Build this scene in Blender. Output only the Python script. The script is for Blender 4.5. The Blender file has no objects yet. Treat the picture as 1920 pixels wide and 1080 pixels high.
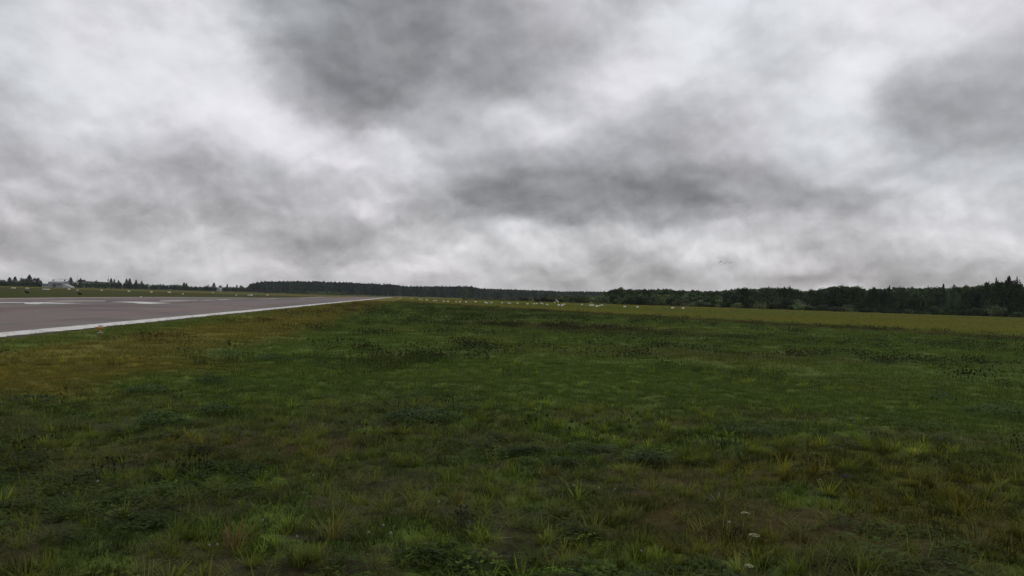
import bpy, math
import numpy as np
from mathutils import Matrix, Vector

# ------------------------------------------------------------------ camera
F = 1450.0                      # focal length in pixels of a 1920 wide picture
CAMH = 1.7
sc = bpy.context.scene
C = sc.collection
ROLL = math.atan(0.031)
H0 = 15.8                       # horizon is this many pixels under the picture centre
pitch = math.atan(H0 / F)
cam_d = bpy.data.cameras.new('camera')
cam = bpy.data.objects.new('camera', cam_d)
C.objects.link(cam)
sc.camera = cam
cam_d.sensor_width = 36.0
cam_d.lens = F / 1920 * 36
cam_d.clip_start = 0.1
cam_d.clip_end = 20000
fwd = Vector((0, math.cos(pitch), math.sin(pitch)))
r0 = Vector((1, 0, 0))
u0 = r0.cross(fwd)
rt = r0 * math.cos(ROLL) + u0 * math.sin(ROLL)
up = -r0 * math.sin(ROLL) + u0 * math.cos(ROLL)
cam.matrix_world = Matrix(((rt.x, up.x, -fwd.x, 0), (rt.y, up.y, -fwd.y, 0), (rt.z, up.z, -fwd.z, CAMH), (0, 0, 0, 1)))


def ray(px, py):
    d = fwd * F + rt * (px - 960) - up * (py - 540)
    return d.normalized()


# ------------------------------------------------------------------ world: thick overcast sky
RELIEF1, RELIEF2, RELIEF3 = 0.40, 0.20, 0.28
W = bpy.data.worlds.new('World')
sc.world = W
W.use_nodes = True
nt = W.node_tree
nt.nodes.clear()
N = nt.nodes.new
Lk = nt.links.new


def math_node(op, a=None, b=None, c=None, clamp=False):
    n = N('ShaderNodeMath'); n.operation = op; n.use_clamp = clamp
    for i, v in enumerate((a, b, c)):
        if v is None: continue
        if isinstance(v, (int, float)): n.inputs[i].default_value = v
        else: Lk(v, n.inputs[i])
    return n.outputs[0]


def vmath(op, a, b=None):
    n = N('ShaderNodeVectorMath'); n.operation = op
    for i, v in enumerate((a, b)):
        if v is None: continue
        if isinstance(v, tuple): n.inputs[i].default_value = v
        else: Lk(v, n.inputs[i])
    return n.outputs[0]


def noise_node(vec, scale, detail, rough=0.55, dist=0.0):
    n = N('ShaderNodeTexNoise'); n.inputs['Scale'].default_value = scale
    n.inputs['Detail'].default_value = detail; n.inputs['Roughness'].default_value = rough
    n.inputs['Distortion'].default_value = dist
    Lk(vec, n.inputs['Vector'])
    return n


tc = N('ShaderNodeTexCoord')
sep = N('ShaderNodeSeparateXYZ'); Lk(tc.outputs['Generated'], sep.inputs[0])
az = math_node('ARCTAN2', sep.outputs[0], sep.outputs[1])
el = math_node('ARCSINE', sep.outputs[2])
elp = math_node('MAXIMUM', sep.outputs[2], 0.0)
# cloud-deck coordinates: a flat layer overhead, so the clouds flatten towards the horizon
den = math_node('ADD', elp, 0.3)
cx = math_node('DIVIDE', sep.outputs[0], den)
cy = math_node('DIVIDE', sep.outputs[1], den)
deck = N('ShaderNodeCombineXYZ'); Lk(cx, deck.inputs[0]); Lk(cy, deck.inputs[1])
ae = N('ShaderNodeCombineXYZ'); Lk(az, ae.inputs[0]); Lk(el, ae.inputs[1])
# warp so that every bank gets a torn cloud edge
w1 = noise_node(deck.outputs[0], 1.5, 4, 0.55)
w1v = vmath('SUBTRACT', w1.outputs['Color'], (0.5, 0.5, 0.5))
w1s = vmath('MULTIPLY', w1v, (0.10, 0.06, 0.0))
w2 = noise_node(ae.outputs[0], 11.0, 6, 0.55)
w2v = vmath('SUBTRACT', w2.outputs['Color'], (0.5, 0.5, 0.5))
w2s = vmath('MULTIPLY', w2v, (0.085, 0.06, 0.0))
pos = vmath('ADD', vmath('ADD', ae.outputs[0], w1s), w2s)

# banks of cloud: centre and radii in photo pixels, turned into azimuth and elevation; amplitude in 8-bit steps
BANKS = [   # x, y, half width, half height, turn, amplitude, softness (small = crisp edge, even inside)
    (250, 50, 480, 240, 0, 27, .85), (20, 20, 260, 200, 0, 5, .85), (380, 190, 300, 150, 0, 12, .7), (165, 150, 110, 50, 0, 10, .5),
    (660, 10, 195, 215, 6, -40, .32), (790, 90, 260, 160, -6, -37, .5), (1000, 40, 260, 190, -15, -17, .7), (580, 120, 110, 80, 0, -6, .6), (930, 90, 90, 70, 0, 6, .8),
    (640, 262, 200, 76, 12, 36, .7), (450, 215, 120, 100, 0, 2, .8), (870, 235, 300, 48, 0, 18, .7), (705, 268, 80, 40, 15, 10, .5),
    (1215, 100, 300, 80, -38, 24, .7), (1450, 130, 380, 200, 0, 18, .85), (1400, 0, 300, 80, 0, 14, .8), (1690, 20, 280, 110, 0, 22, .85),
    (1615, 150, 110, 80, -50, 20, .7), (1560, 240, 200, 120, 0, 6, .85),
    (1850, 175, 190, 90, -8, -22, .45), (1920, 260, 180, 150, 0, -8, .8), (1750, 195, 120, 80, 0, -10, .6),
    (1080, 378, 270, 62, 2, -28, .4), (1080, 345, 330, 110, 2, -36, .8), (1390, 358, 240, 60, 3, -14, .5), (1350, 330, 300, 100, 4, -12, .85), (1270, 250, 220, 100, 0, -12, .85), (1520, 370, 150, 50, 0, -10, .6),
    (1650, 395, 160, 46, -24, -20, .5), (910, 320, 200, 110, 0, -10, .85),
    (980, 462, 340, 42, 0, 22, .7), (1000, 440, 70, 45, 0, 14, .5), (1450, 432, 320, 38, -8, 20, .7), (1500, 472, 140, 40, 0, 20, .5),
    (1850, 400, 260, 120, 0, 22, .85), (1640, 458, 180, 36, 0, 8, .7),
    (790, 430, 130, 46, 0, -22, .4), (560, 455, 190, 46, 3, -20, .7), (600, 440, 240, 70, 0, -10, .85), (215, 405, 190, 46, 6, -20, .5),
    (355, 330, 220, 90, 0, -14, .7), (520, 370, 240, 90, 0, -10, .8), (1085, 462, 90, 34, 14, -18, .4), (1600, 495, 320, 46, 0, -18, .6),
    (1560, 525, 220, 24, 0, -12, .8), (1250, 492, 240, 24, 0, -10, .6), (1050, 522, 330, 24, 0, -14, .7), (830, 522, 160, 20, 0, -8, .7),
    (180, 478, 220, 36, 0, -8, .6), (120, 320, 260, 100, 0, 9, .85), (400, 465, 160, 50, 0, 14, .6), (620, 508, 380, 28, 0, 20, .7),
    (708, 388, 46, 42, 0, 14, .5), (900, 502, 320, 32, 0, 18, .7), (1360, 482, 120, 28, 0, 14, .6), (0, 280, 120, 100, 0, -14, .8),
]
acc = None
for (bx, by, rx, ry, ang, amp, soft) in BANKS:
    d = ray(bx, by)
    a0, e0 = math.atan2(d.x, d.y), math.asin(d.z)
    m = N('ShaderNodeMapping'); m.vector_type = 'TEXTURE'
    m.inputs['Location'].default_value = (a0, e0, 0)
    # the picture is rolled, so the banks turn with it; a positive angle falls to the right
    m.inputs['Rotation'].default_value = (0, 0, math.radians(-ang) )
    ca = math.cos(a0)
    m.inputs['Scale'].default_value = (rx * 1.15 / F * ca * ca, ry * 1.15 / F, 1)
    Lk(pos, m.inputs['Vector'])
    g = N('ShaderNodeTexGradient'); g.gradient_type = 'SPHERICAL'
    Lk(m.outputs[0], g.inputs[0])
    mr = N('ShaderNodeMapRange'); mr.interpolation_type = 'SMOOTHSTEP'
    mr.inputs['From Max'].default_value = soft
    mr.inputs['To Max'].default_value = amp / 255
    Lk(g.outputs[1], mr.inputs['Value'])
    acc = mr.outputs[0] if acc is None else math_node('ADD', acc, mr.outputs[0])
# general brightness rises from the horizon upwards, then stays level over the whole dome
base = N('ShaderNodeMapRange'); base.interpolation_type = 'SMOOTHSTEP'
base.inputs['From Min'].default_value = 0.0; base.inputs['From Max'].default_value = 0.33
base.inputs['To Min'].default_value = 184 / 255; base.inputs['To Max'].default_value = 200 / 255
Lk(el, base.inputs['Value'])
n1 = noise_node(deck.outputs[0], 1.1, 6, 0.55, 0.3)
n2 = noise_node(deck.outputs[0], 3.4, 5, 0.55, 0.2)
aes = vmath('MULTIPLY', ae.outputs[0], (1.0, 1.4, 1.0))
n3 = noise_node(aes, 6.5, 7, 0.5, 0.15)
v = math_node('ADD', base.outputs[0], acc)
v = math_node('MULTIPLY_ADD', math_node('SUBTRACT', n1.outputs[0], 0.5), 0.10, v)
v = math_node('MULTIPLY_ADD', math_node('SUBTRACT', n2.outputs[0], 0.5), 0.13, v)
v = math_node('MULTIPLY_ADD', math_node('SUBTRACT', n3.outputs[0], 0.5), 0.17, v)
# billows: soft-edged puffs, stronger contrast along the edges of the banks
vo = noise_node(vmath('MULTIPLY', pos, (1.0, 1.6, 1.0)), 13.0, 6, 0.6, 0.25)
v = math_node('MULTIPLY_ADD', math_node('SUBTRACT', math_node('ABSOLUTE', math_node('SUBTRACT', vo.outputs[0], 0.5)), 0.06), 0.10, v)
pos2 = vmath('ADD', ae.outputs[0], vmath('MULTIPLY', w2v, (0.03, 0.03, 0.0)))
# relief of the cloud base: the same puffs sampled a little higher, so lumps get light upper rims and grey undersides
def puffs(off, sx, sy, scale, det, ro):
    return noise_node(vmath('ADD', vmath('MULTIPLY', pos2, (sx, sy, 1.0)), off), scale, det, ro, 0.15).outputs[0]
pa = puffs((0, 0, 0), 1.0, 1.35, 6.0, 4, 0.5); pb = puffs((0.008, 0.045, 0), 1.0, 1.35, 6.0, 4, 0.5)
pc = puffs((3.1, 0, 0), 1.0, 1.5, 15.0, 4, 0.5); pd = puffs((3.104, 0.018, 0), 1.0, 1.5, 15.0, 4, 0.5)
v = math_node('MULTIPLY_ADD', math_node('SUBTRACT', pa, pb), RELIEF1, v)
v = math_node('MULTIPLY_ADD', math_node('SUBTRACT', pc, pd), RELIEF2, v)
# the far part of the deck breaks into smaller lumps
low = N('ShaderNodeMapRange'); low.interpolation_type = 'SMOOTHSTEP'; low.inputs['From Min'].default_value = 0.03; low.inputs['From Max'].default_value = 0.26
low.inputs['To Min'].default_value = 1.0; low.inputs['To Max'].default_value = 0.25; Lk(el, low.inputs['Value'])
def lump(off): return noise_node(vmath('ADD', vmath('MULTIPLY', pos2, (1.0, 1.25, 1.0)), off), 19.0, 5, 0.55, 0.2).outputs[0]
qa = lump((7.0, 0, 0)); qb = lump((7.004, 0.014, 0))
v = math_node('MULTIPLY_ADD', math_node('MULTIPLY', math_node('SUBTRACT', qa, qb), low.outputs[0]), RELIEF3, v)
v = math_node('MULTIPLY_ADD', math_node('MULTIPLY', math_node('SUBTRACT', qa, 0.5), low.outputs[0]), 0.14, v)
v = math_node('MULTIPLY_ADD', math_node('SUBTRACT', v, 0.745), 0.80, 0.750)
v = math_node('MAXIMUM', v, 0.47)
v = math_node('SUBTRACT', v, math_node('MULTIPLY', math_node('MAXIMUM', math_node('SUBTRACT', v, 0.88), 0.0), 0.40))
v = math_node('MINIMUM', v, 0.955)
lin = math_node('POWER', v, 2.25)
# slight lilac / greenish-grey drift of the cloud colour
tn = noise_node(ae.outputs[0], 4.0, 3, 0.5)
tint = N('ShaderNodeMix'); tint.data_type = 'RGBA'
tint.inputs[6].default_value = (0.955, 0.985, 1.03, 1); tint.inputs[7].default_value = (1.01, 0.985, 1.045, 1)
tr = N('ShaderNodeMapRange'); tr.inputs['From Min'].default_value = 0.35; tr.inputs['From Max'].default_value = 0.65
Lk(tn.outputs[0], tr.inputs['Value']); Lk(tr.outputs[0], tint.inputs[0])
hz = N('ShaderNodeMapRange'); hz.inputs['From Min'].default_value = 0.02; hz.inputs['From Max'].default_value = 0.16
hz.inputs['To Min'].default_value = 0.7; hz.inputs['To Max'].default_value = 0.0
Lk(el, hz.inputs['Value'])
warm = N('ShaderNodeMix'); warm.data_type = 'RGBA'
warm.inputs[7].default_value = (1.02, 0.985, 1.005, 1)
Lk(hz.outputs[0], warm.inputs[0]); Lk(tint.outputs[2], warm.inputs[6])
sclc = N('ShaderNodeVectorMath'); sclc.operation = 'SCALE'
Lk(warm.outputs[2], sclc.inputs[0]); Lk(math_node('MULTIPLY', lin, 10.0), sclc.inputs['Scale'])
SUN_EL, SUN_AZ = 48.0, 20.0      # azimuth clockwise from +Y
sky = N('ShaderNodeTexSky'); sky.sky_type = 'NISHITA'; sky.sun_disc = False
sky.sun_elevation = math.radians(SUN_EL); sky.sun_rotation = math.radians(SUN_AZ)
mixs = N('ShaderNodeMix'); mixs.data_type = 'RGBA'; mixs.inputs[0].default_value = 0.975
Lk(sky.outputs[0], mixs.inputs[6]); Lk(sclc.outputs[0], mixs.inputs[7])
bg = N('ShaderNodeBackground'); bg.inputs[1].default_value = 0.1
Lk(mixs.outputs[2], bg.inputs[0])
wo = N('ShaderNodeOutputWorld'); Lk(bg.outputs[0], wo.inputs[0])
W.cycles.sampling_method = 'MANUAL'
W.cycles.sample_map_resolution = 512

# ------------------------------------------------------------------ sun behind the cloud
sd = bpy.data.lights.new('sun', 'SUN'); sd.energy = 0.5; sd.angle = math.radians(40); sd.color = (1.0, 0.97, 0.93)
so = bpy.data.objects.new('sun', sd); C.objects.link(so)
a, e = math.radians(SUN_AZ), math.radians(SUN_EL)
sv = Vector((math.sin(a) * math.cos(e), math.cos(a) * math.cos(e), math.sin(e)))
so.rotation_euler = sv.to_track_quat('Z', 'Y').to_euler()

vs = sc.view_settings
sc.display_settings.display_device = 'sRGB'
vs.view_transform = 'Standard'; vs.look = 'None'; vs.exposure = 0.0; vs.gamma = 1.0; vs.use_curve_mapping = False
cy_ = sc.cycles
cy_.max_bounces = 6; cy_.diffuse_bounces = 3; cy_.transparent_max_bounces = 8; cy_.volume_bounces = 1

# ------------------------------------------------------------------ helpers
rng = np.random.default_rng(7)


def sstep(a, b, x):
    t = np.clip((np.asarray(x, float) - a) / (b - a), 0, 1)
    return t * t * (3 - 2 * t)


_tab = np.random.default_rng(99).random((256, 256))


def vnoise(x, y):
    x = np.asarray(x, float); y = np.asarray(y, float)
    xi = np.floor(x).astype(int); yi = np.floor(y).astype(int)
    fx = x - xi; fy = y - yi
    fx = fx * fx * (3 - 2 * fx); fy = fy * fy * (3 - 2 * fy)
    a = _tab[xi & 255, yi & 255]; b = _tab[(xi + 1) & 255, yi & 255]
    c = _tab[xi & 255, (yi + 1) & 255]; d = _tab[(xi + 1) & 255, (yi + 1) & 255]
    return (a * (1 - fx) + b * fx) * (1 - fy) + (c * (1 - fx) + d * fx) * fy


def fbm(x, y, oct=4):
    s = 0; w = 0.5; t = 0
    for i in range(oct):
        s = s + w * vnoise(x * 2 ** i + 17.3 * i, y * 2 ** i + 5.1 * i); t += w; w *= 0.55
    return s / t


# runway frame: s runs along it, t is the distance to its left
RA = math.atan((801 - 960) / F)
RD = (math.sin(RA), math.cos(RA)); RN = (-math.cos(RA), math.sin(RA))
T0, T1, S0, S1 = 12.45, 40.2, -160.0, 300.0


def to_st(X, Y):
    return X * RD[0] + Y * RD[1], X * RN[0] + Y * RN[1]


def st_xy(s, t):
    return s * RD[0] + t * RN[0], s * RD[1] + t * RN[1]


def height(X, Y, bumps=True):
    X = np.asarray(X, float); Y = np.asarray(Y, float)
    r = np.sqrt(X * X + Y * Y)
    h = -2.6 * sstep(260, 700, r)
    s, t = to_st(X, Y)
    h = h - 0.8 * sstep(90, 260, s) * sstep(14, 40, t) * (1 - sstep(260, 420, r))
    if bumps:
        k = 1 - sstep(9.5, 12.2, t)            # none under or left of the runway
        near = 1 - sstep(12, 60, r)
        h = h + k * ((fbm(X * 0.9, Y * 0.9, 3) - 0.5) * (0.05 + 0.10 * near) + (fbm(X * 2.7 + 9, Y * 2.7, 3) - 0.5) * 0.09 * near)
    return h


def hit(px, py, dz=0.0):
    """point of the ground seen at a place of the photograph"""
    d = ray(px, py)
    z = 0.0
    for _ in range(30):
        k = (z + dz - CAMH) / d.z
        z = 0.6 * z + 0.4 * float(height(d.x * k, d.y * k, False))
    return d.x * k, d.y * k


def at_dist(px, dist):
    """ground point at a given depth under photo column px"""
    hy = 526 + 0.031 * px
    d = ray(px, hy)
    k = dist / d.y
    return d.x * k, d.y * k


def new_mat(name):
    m = bpy.data.materials.new(name); m.use_nodes = True
    return m, m.node_tree, m.node_tree.nodes['Principled BSDF']


def plain(name, col, rough=0.8, var=0.12, scale=3.0, metal=0.0):
    m, t, b = new_mat(name)
    n = t.nodes.new('ShaderNodeTexNoise'); n.inputs['Scale'].default_value = scale; n.inputs['Detail'].default_value = 5
    c = t.nodes.new('ShaderNodeTexCoord'); t.links.new(c.outputs['Object'], n.inputs['Vector'])
    mx = t.nodes.new('ShaderNodeMix'); mx.data_type = 'RGBA'
    mx.inputs[6].default_value = tuple(x * (1 - var) for x in col) + (1,)
    mx.inputs[7].default_value = tuple(min(1, x * (1 + var)) for x in col) + (1,)
    t.links.new(n.outputs[0], mx.inputs[0]); t.links.new(mx.outputs[2], b.inputs['Base Color'])
    b.inputs['Roughness'].default_value = rough; b.inputs['Metallic'].default_value = metal
    b.inputs['Specular IOR Level'].default_value = 0.25
    return m


def mesh(name, verts, faces, mats, smooth=False, mi=None):
    me = bpy.data.meshes.new(name)
    verts = np.asarray(verts, dtype=np.float32)
    if isinstance(faces, np.ndarray):
        nv, k = faces.shape
        me.vertices.add(len(verts)); me.vertices.foreach_set('co', verts.ravel())
        me.loops.add(nv * k); me.polygons.add(nv)
        me.polygons.foreach_set('loop_start', np.arange(0, nv * k, k, dtype=np.int32))
        me.loops.foreach_set('vertex_index', faces.astype(np.int32).ravel())
        me.update(calc_edges=True); me.validate()
    else:
        me.from_pydata([tuple(map(float, v)) for v in verts], [], faces)
    for m in (mats if isinstance(mats, (list, tuple)) else [mats]): me.materials.append(m)
    if mi is not None: me.polygons.foreach_set('material_index', np.asarray(mi, dtype=np.int32))
    if smooth: me.polygons.foreach_set('use_smooth', [True] * len(me.polygons))
    return me


def link(name, me, parent=None, loc=None):
    o = bpy.data.objects.new(name, me); C.objects.link(o)
    if parent: o.parent = parent
    if loc is not None: o.location = loc
    return o


def tag(o, label=None, cat=None, group=None, kind=None):
    if label: o['label'] = label
    if cat: o['category'] = cat
    if group: o['group'] = group
    if kind: o['kind'] = kind
    return o


def empty(name, loc, rz=0, scale=1, label=None, cat=None, group=None):
    o = bpy.data.objects.new(name, None); C.objects.link(o)
    o.empty_display_size = 0.3
    o.location = loc; o.rotation_euler = (0, 0, rz)
    o.scale = (scale,) * 3 if not isinstance(scale, tuple) else scale
    return tag(o, label, cat, group)


class MB:
    def __init__(s): s.v = []; s.f = []
    def add(s, v, f):
        b = len(s.v); s.v += [tuple(p) for p in v]; s.f += [tuple(i + b for i in q) for q in f]; return s
    def box(s, x0, x1, y0, y1, z0, z1):
        v = [(x, y, z) for z in (z0, z1) for y in (y0, y1) for x in (x0, x1)]
        return s.add(v, [(0, 2, 3, 1), (4, 5, 7, 6), (0, 1, 5, 4), (2, 6, 7, 3), (0, 4, 6, 2), (1, 3, 7, 5)])
    def lathe(s, prof, n=12, c=(0, 0)):
        b = len(s.v)
        for (r, z) in prof:
            for i in range(n):
                a = 2 * math.pi * i / n; s.v.append((c[0] + r * math.cos(a), c[1] + r * math.sin(a), z))
        for j in range(len(prof) - 1):
            for i in range(n):
                k = (i + 1) % n
                s.f.append((b + j * n + i, b + j * n + k, b + (j + 1) * n + k, b + (j + 1) * n + i))
        s.f.append(tuple(b + i for i in range(n))[::-1]); s.f.append(tuple(b + (len(prof) - 1) * n + i for i in range(n)))
        return s
    def tube(s, pts, rad, n=6):
        b = len(s.v)
        pts = [Vector(p) for p in pts]
        for j, p in enumerate(pts):
            d = (pts[min(j + 1, len(pts) - 1)] - pts[max(j - 1, 0)]).normalized()
            a = d.orthogonal().normalized(); c = d.cross(a)
            for i in range(n):
                t = 2 * math.pi * i / n
                s.v.append(tuple(p + (a * math.cos(t) + c * math.sin(t)) * rad[j]))
        for j in range(len(pts) - 1):
            for i in range(n):
                k = (i + 1) % n
                s.f.append((b + j * n + i, b + j * n + k, b + (j + 1) * n + k, b + (j + 1) * n + i))
        s.f.append(tuple(b + i for i in range(n))[::-1]); s.f.append(tuple(b + (len(pts) - 1) * n + i for i in range(n)))
        return s
    def mesh(s, name, m, smooth=False): return mesh(name, s.v, s.f, m, smooth)


# ------------------------------------------------------------------ ground colour, shared by the sheet and the plants on it
GREEN = np.array((0.090, 0.128, 0.023)); DARKG = np.array((0.066, 0.094, 0.020))
OLIVE = np.array((0.150, 0.136, 0.027)); STRAW = np.array((0.200, 0.162, 0.030)); RUST = np.array((0.100, 0.070, 0.026))
SOIL = np.array((0.040, 0.031, 0.021)); YELL = np.array((0.124, 0.119, 0.023)); PALE = np.array((0.096, 0.106, 0.026))
LA = np.array((35.0, 53.0)); LB = np.array((-15.0, 137.0)); LD = (LB - LA) / np.linalg.norm(LB - LA); LN = np.array((LD[1], -LD[0]))


def mixc(a, b, k):
    return a * (1 - k[..., None]) + b * k[..., None]


def soil_mask(X, Y):
    r = np.sqrt(X * X + Y * Y)
    near = 1 - sstep(9, 16, r)
    m = np.maximum(sstep(0.53, 0.62, fbm(X * 0.8 + 40, Y * 1.1 + 11, 4)), sstep(0.56, 0.64, fbm(X * 2.6 + 4, Y * 3.2 + 1, 3)) * 0.9) * near
    for (a, b, ra) in ((-1.05, 6.4, 0.75), (-0.3, 9.3, 0.6), (-0.2, 6.0, 0.45), (-2.3, 6.1, 0.5), (-3.3, 5.2, 0.6), (0.15, 5.3, 0.45), (2.3, 5.2, 0.5),
                       (-2.2, 8.4, 0.7), (1.4, 5.6, 0.4), (-1.9, 8.9, 0.5), (-3.8, 7.5, 0.6)):
        d = np.sqrt((X - a) ** 2 + ((Y - b) * 0.8) ** 2) / ra + (fbm(X * 3, Y * 3, 3) - 0.5) * 1.2
        m = np.maximum(m, 1 - sstep(0.55, 1.0, d))
    return m


def ground_col(X, Y):
    X = np.asarray(X, float); Y = np.asarray(Y, float)
    r = np.sqrt(X * X + Y * Y)
    s, t = to_st(X, Y)
    n1 = fbm(X * 0.12, Y * 0.12, 4); n2 = fbm(X * 0.5 + 31, Y * 0.5, 4); n3 = fbm(X * 0.03 + 7, Y * 0.03 + 3, 3)
    c = np.broadcast_to(GREEN, X.shape + (3,)).copy()
    c = mixc(c, DARKG, sstep(0.5, 0.8, n2) * 0.35)
    c = mixc(c, OLIVE, sstep(0.55, 0.75, n1) * 0.22)
    # olive and brownish grass between the green field and the runway
    xb = -4.5 - 0.12 * Y + (n2 - 0.5) * 3.0
    k = sstep(0.8, -1.6, X - xb) * sstep(9.0, 12.5, Y)
    c = mixc(c, mixc(mixc(np.broadcast_to(OLIVE, c.shape), STRAW, sstep(0.4, 0.7, n1) * 0.6), RUST, sstep(0.55, 0.75, n2) * 0.25), k * 0.97)
    # greener belt along the runway edge
    kb = sstep(9.2, 10.6, t + (n1 - 0.5) * 2.0) * (1 - sstep(34, 75, s)) * (t < 14)
    c = mixc(c, GREEN * 1.05, kb * 0.8)
    # foreground: patchwork of grass colours, darkened near the camera in place of lens vignetting
    kf = 1 - sstep(8.5, 13.0, r + (n2 - 0.5) * 4)
    pf = fbm(X * 0.9 + 3, Y * 0.9 + 8, 4)
    c = mixc(c, mixc(mixc(np.broadcast_to(DARKG, c.shape), GREEN, sstep(0.35, 0.65, pf) * 0.9), OLIVE * 0.52, sstep(0.42, 0.62, n2) * 0.80), kf * 0.97)
    # rusty weed belts in the middle of the field
    wb = np.maximum(np.exp(-((X - 4 + (Y - 45) * 0.62) / 6.5) ** 2 - ((Y - 45) / 5.5) ** 2), np.exp(-((X - 8) / 6) ** 2 - ((Y - 25) / 2.4) ** 2) * 0.6)
    wb = np.maximum(wb, 0)
    c = mixc(c, RUST * 0.75, np.clip(wb * (0.3 + 0.9 * n2), 0, 0.8))
    # far side of the mowing line: yellowish standing hay
    d = (X - LA[0]) * LN[0] + (Y - LA[1]) * LN[1] + (n1 - 0.5) * 1.2
    al = (X - LA[0]) * LD[0] + (Y - LA[1]) * LD[1]
    right = 1 - sstep(12.0, 12.5, t)
    band = sstep(-9, -2, d) * (1 - sstep(-0.4, 0.6, d)) * sstep(-0.5, 1.0, right)
    c = mixc(c, RUST * 0.8, band * 0.75 * right)
    kd = sstep(-0.4, 1.2, d) * right * (t < 8 + 0 * t)
    yf = mixc(np.broadcast_to(YELL, c.shape), PALE, np.clip(sstep(90, 200, d) + sstep(0.5, 0.7, n3) * 0.5, 0, 1) * 0.75)
    yf = mixc(yf, OLIVE, np.clip(sstep(95, 150, al), 0, 1) * 0.8)
    stk = fbm(al * 0.018 + 3, d * 0.14 + 8, 4)
    yf = yf * (0.80 + 0.40 * stk)[..., None]
    yf = mixc(yf, GREEN, sstep(0.52, 0.66, fbm(al * 0.012 + 21, d * 0.06 + 2, 3)) * 0.45)
    yf = mixc(yf, RUST, (1 - sstep(0.0, 3.0, d)) * 0.45)
    c = mixc(c, yf, kd)
    # pale wheel track just inside the line
    tr_ = np.exp(-((d + 1.7) / 0.35) ** 2) * right * (al < 75) * sstep(0.35, 0.6, n2)
    c = mixc(c, STRAW * 1.5, np.clip(tr_ * 0.9, 0, 1))
    # beyond the runway
    kl = sstep(40.0, 40.6, t)
    lf = mixc(mixc(np.broadcast_to(GREEN * 0.50, c.shape), OLIVE * 0.40, sstep(0.35, 0.65, fbm(s * 0.01, t * 0.09, 3))), STRAW * 0.44, sstep(0.6, 0.75, fbm(s * 0.02 + 9, t * 0.2, 3)) * 0.5)
    lf = mixc(lf, RUST * 0.8, (1 - sstep(41, 50, t)) * 0.6)
    c = mixc(c, lf, kl)
    # end of the runway and what lies behind
    ke = sstep(298, 306, s) * sstep(0, 10, t) * (1 - sstep(500, 620, r))
    c = mixc(c, OLIVE * 0.9, ke * 0.8)
    far = sstep(520, 700, r)
    c = mixc(c, PALE * 0.8, far * 0.5)
    # worn, gritty shoulder between slab and turf
    ksh = sstep(11.9, 12.4, t + (n2 - 0.5) * 0.8) * (t < 13)
    c = mixc(c, RUST * 0.8, ksh * 0.6)
    sm = soil_mask(X, Y)
    c = mixc(c, mixc(np.broadcast_to(SOIL, c.shape), RUST * 0.75, sstep(0.4, 0.6, n2) * 0.5), sm * 0.8)
    return c


# ground sheet: polar grid, fine towards the front, reaching the horizon
ang = np.concatenate([np.linspace(-180, -52, 33)[:-1], np.linspace(-52, 52, 521), np.linspace(52, 180, 33)[1:-1]])
rad = np.concatenate([[0.0], np.geomspace(1.5, 1600, 420)])
A, R = np.meshgrid(np.radians(ang), rad, indexing='ij')
GX = R * np.sin(A); GY = R * np.cos(A)
GZ = height(GX, GY)
gs, gt = to_st(GX, GY)
GZ = GZ - 0.10 * (sstep(T0 + 0.05, T0 + 0.35, gt) * (1 - sstep(T1 - 0.5, T1 - 0.1, gt))) * ((gs > S0) & (gs < S1))
na, nr = A.shape
vv = np.stack([GX, GY, GZ], -1).reshape(-1, 3)
idx = np.arange(na * nr).reshape(na, nr)
i0 = idx; i1 = np.roll(idx, -1, 0)
q = np.stack([i0[:, :-1], i0[:, 1:], i1[:, 1:], i1[:, :-1]], -1).reshape(-1, 4)[:, ::-1]
gcol = ground_col(GX, GY).reshape(-1, 3)

gm, t, b = new_mat('ground_turf')
at = t.nodes.new('ShaderNodeAttribute'); at.attribute_name = 'col'
geo = t.nodes.new('ShaderNodeNewGeometry')


def tnoise(t, vec, scale, detail=5, rough=0.6):
    n = t.nodes.new('ShaderNodeTexNoise'); n.inputs['Scale'].default_value = scale
    n.inputs['Detail'].default_value = detail; n.inputs['Roughness'].default_value = rough
    t.links.new(vec, n.inputs['Vector']); return n.outputs[0]


def tmath(t, op, a, b=None, c=None):
    n = t.nodes.new('ShaderNodeMath'); n.operation = op
    for i, v_ in enumerate((a, b, c)):
        if v_ is None: continue
        if isinstance(v_, (int, float)): n.inputs[i].default_value = v_
        else: t.links.new(v_, n.inputs[i])
    return n.outputs[0]


na_ = tnoise(t, geo.outputs['Position'], 1.3, 6, 0.65)
nb_ = tnoise(t, geo.outputs['Position'], 14.0, 4, 0.6)
k = tmath(t, 'MULTIPLY_ADD', tmath(t, 'SUBTRACT', na_, 0.5), 1.0, tmath(t, 'MULTIPLY_ADD', tmath(t, 'SUBTRACT', nb_, 0.5), 1.3, 0.94))
sv_ = t.nodes.new('ShaderNodeVectorMath'); sv_.operation = 'SCALE'
t.links.new(at.outputs['Color'], sv_.inputs[0]); t.links.new(k, sv_.inputs['Scale'])
t.links.new(sv_.outputs[0], b.inputs['Base Color'])
b.inputs['Roughness'].default_value = 0.95; b.inputs['Specular IOR Level'].default_value = 0.05
bm_ = t.nodes.new('ShaderNodeBump'); bm_.inputs['Strength'].default_value = 0.7; bm_.inputs['Distance'].default_value = 0.05
t.links.new(nb_, bm_.inputs['Height']); t.links.new(bm_.outputs[0], b.inputs['Normal'])
gme = mesh('ground', vv, q, gm, smooth=True)
ca_ = gme.color_attributes.new('col', 'FLOAT_COLOR', 'POINT')
ca_.data.foreach_set('color', np.concatenate([gcol, np.ones((len(gcol), 1))], 1).astype(np.float32).ravel())
tag(link('ground', gme), kind='structure')

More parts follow.
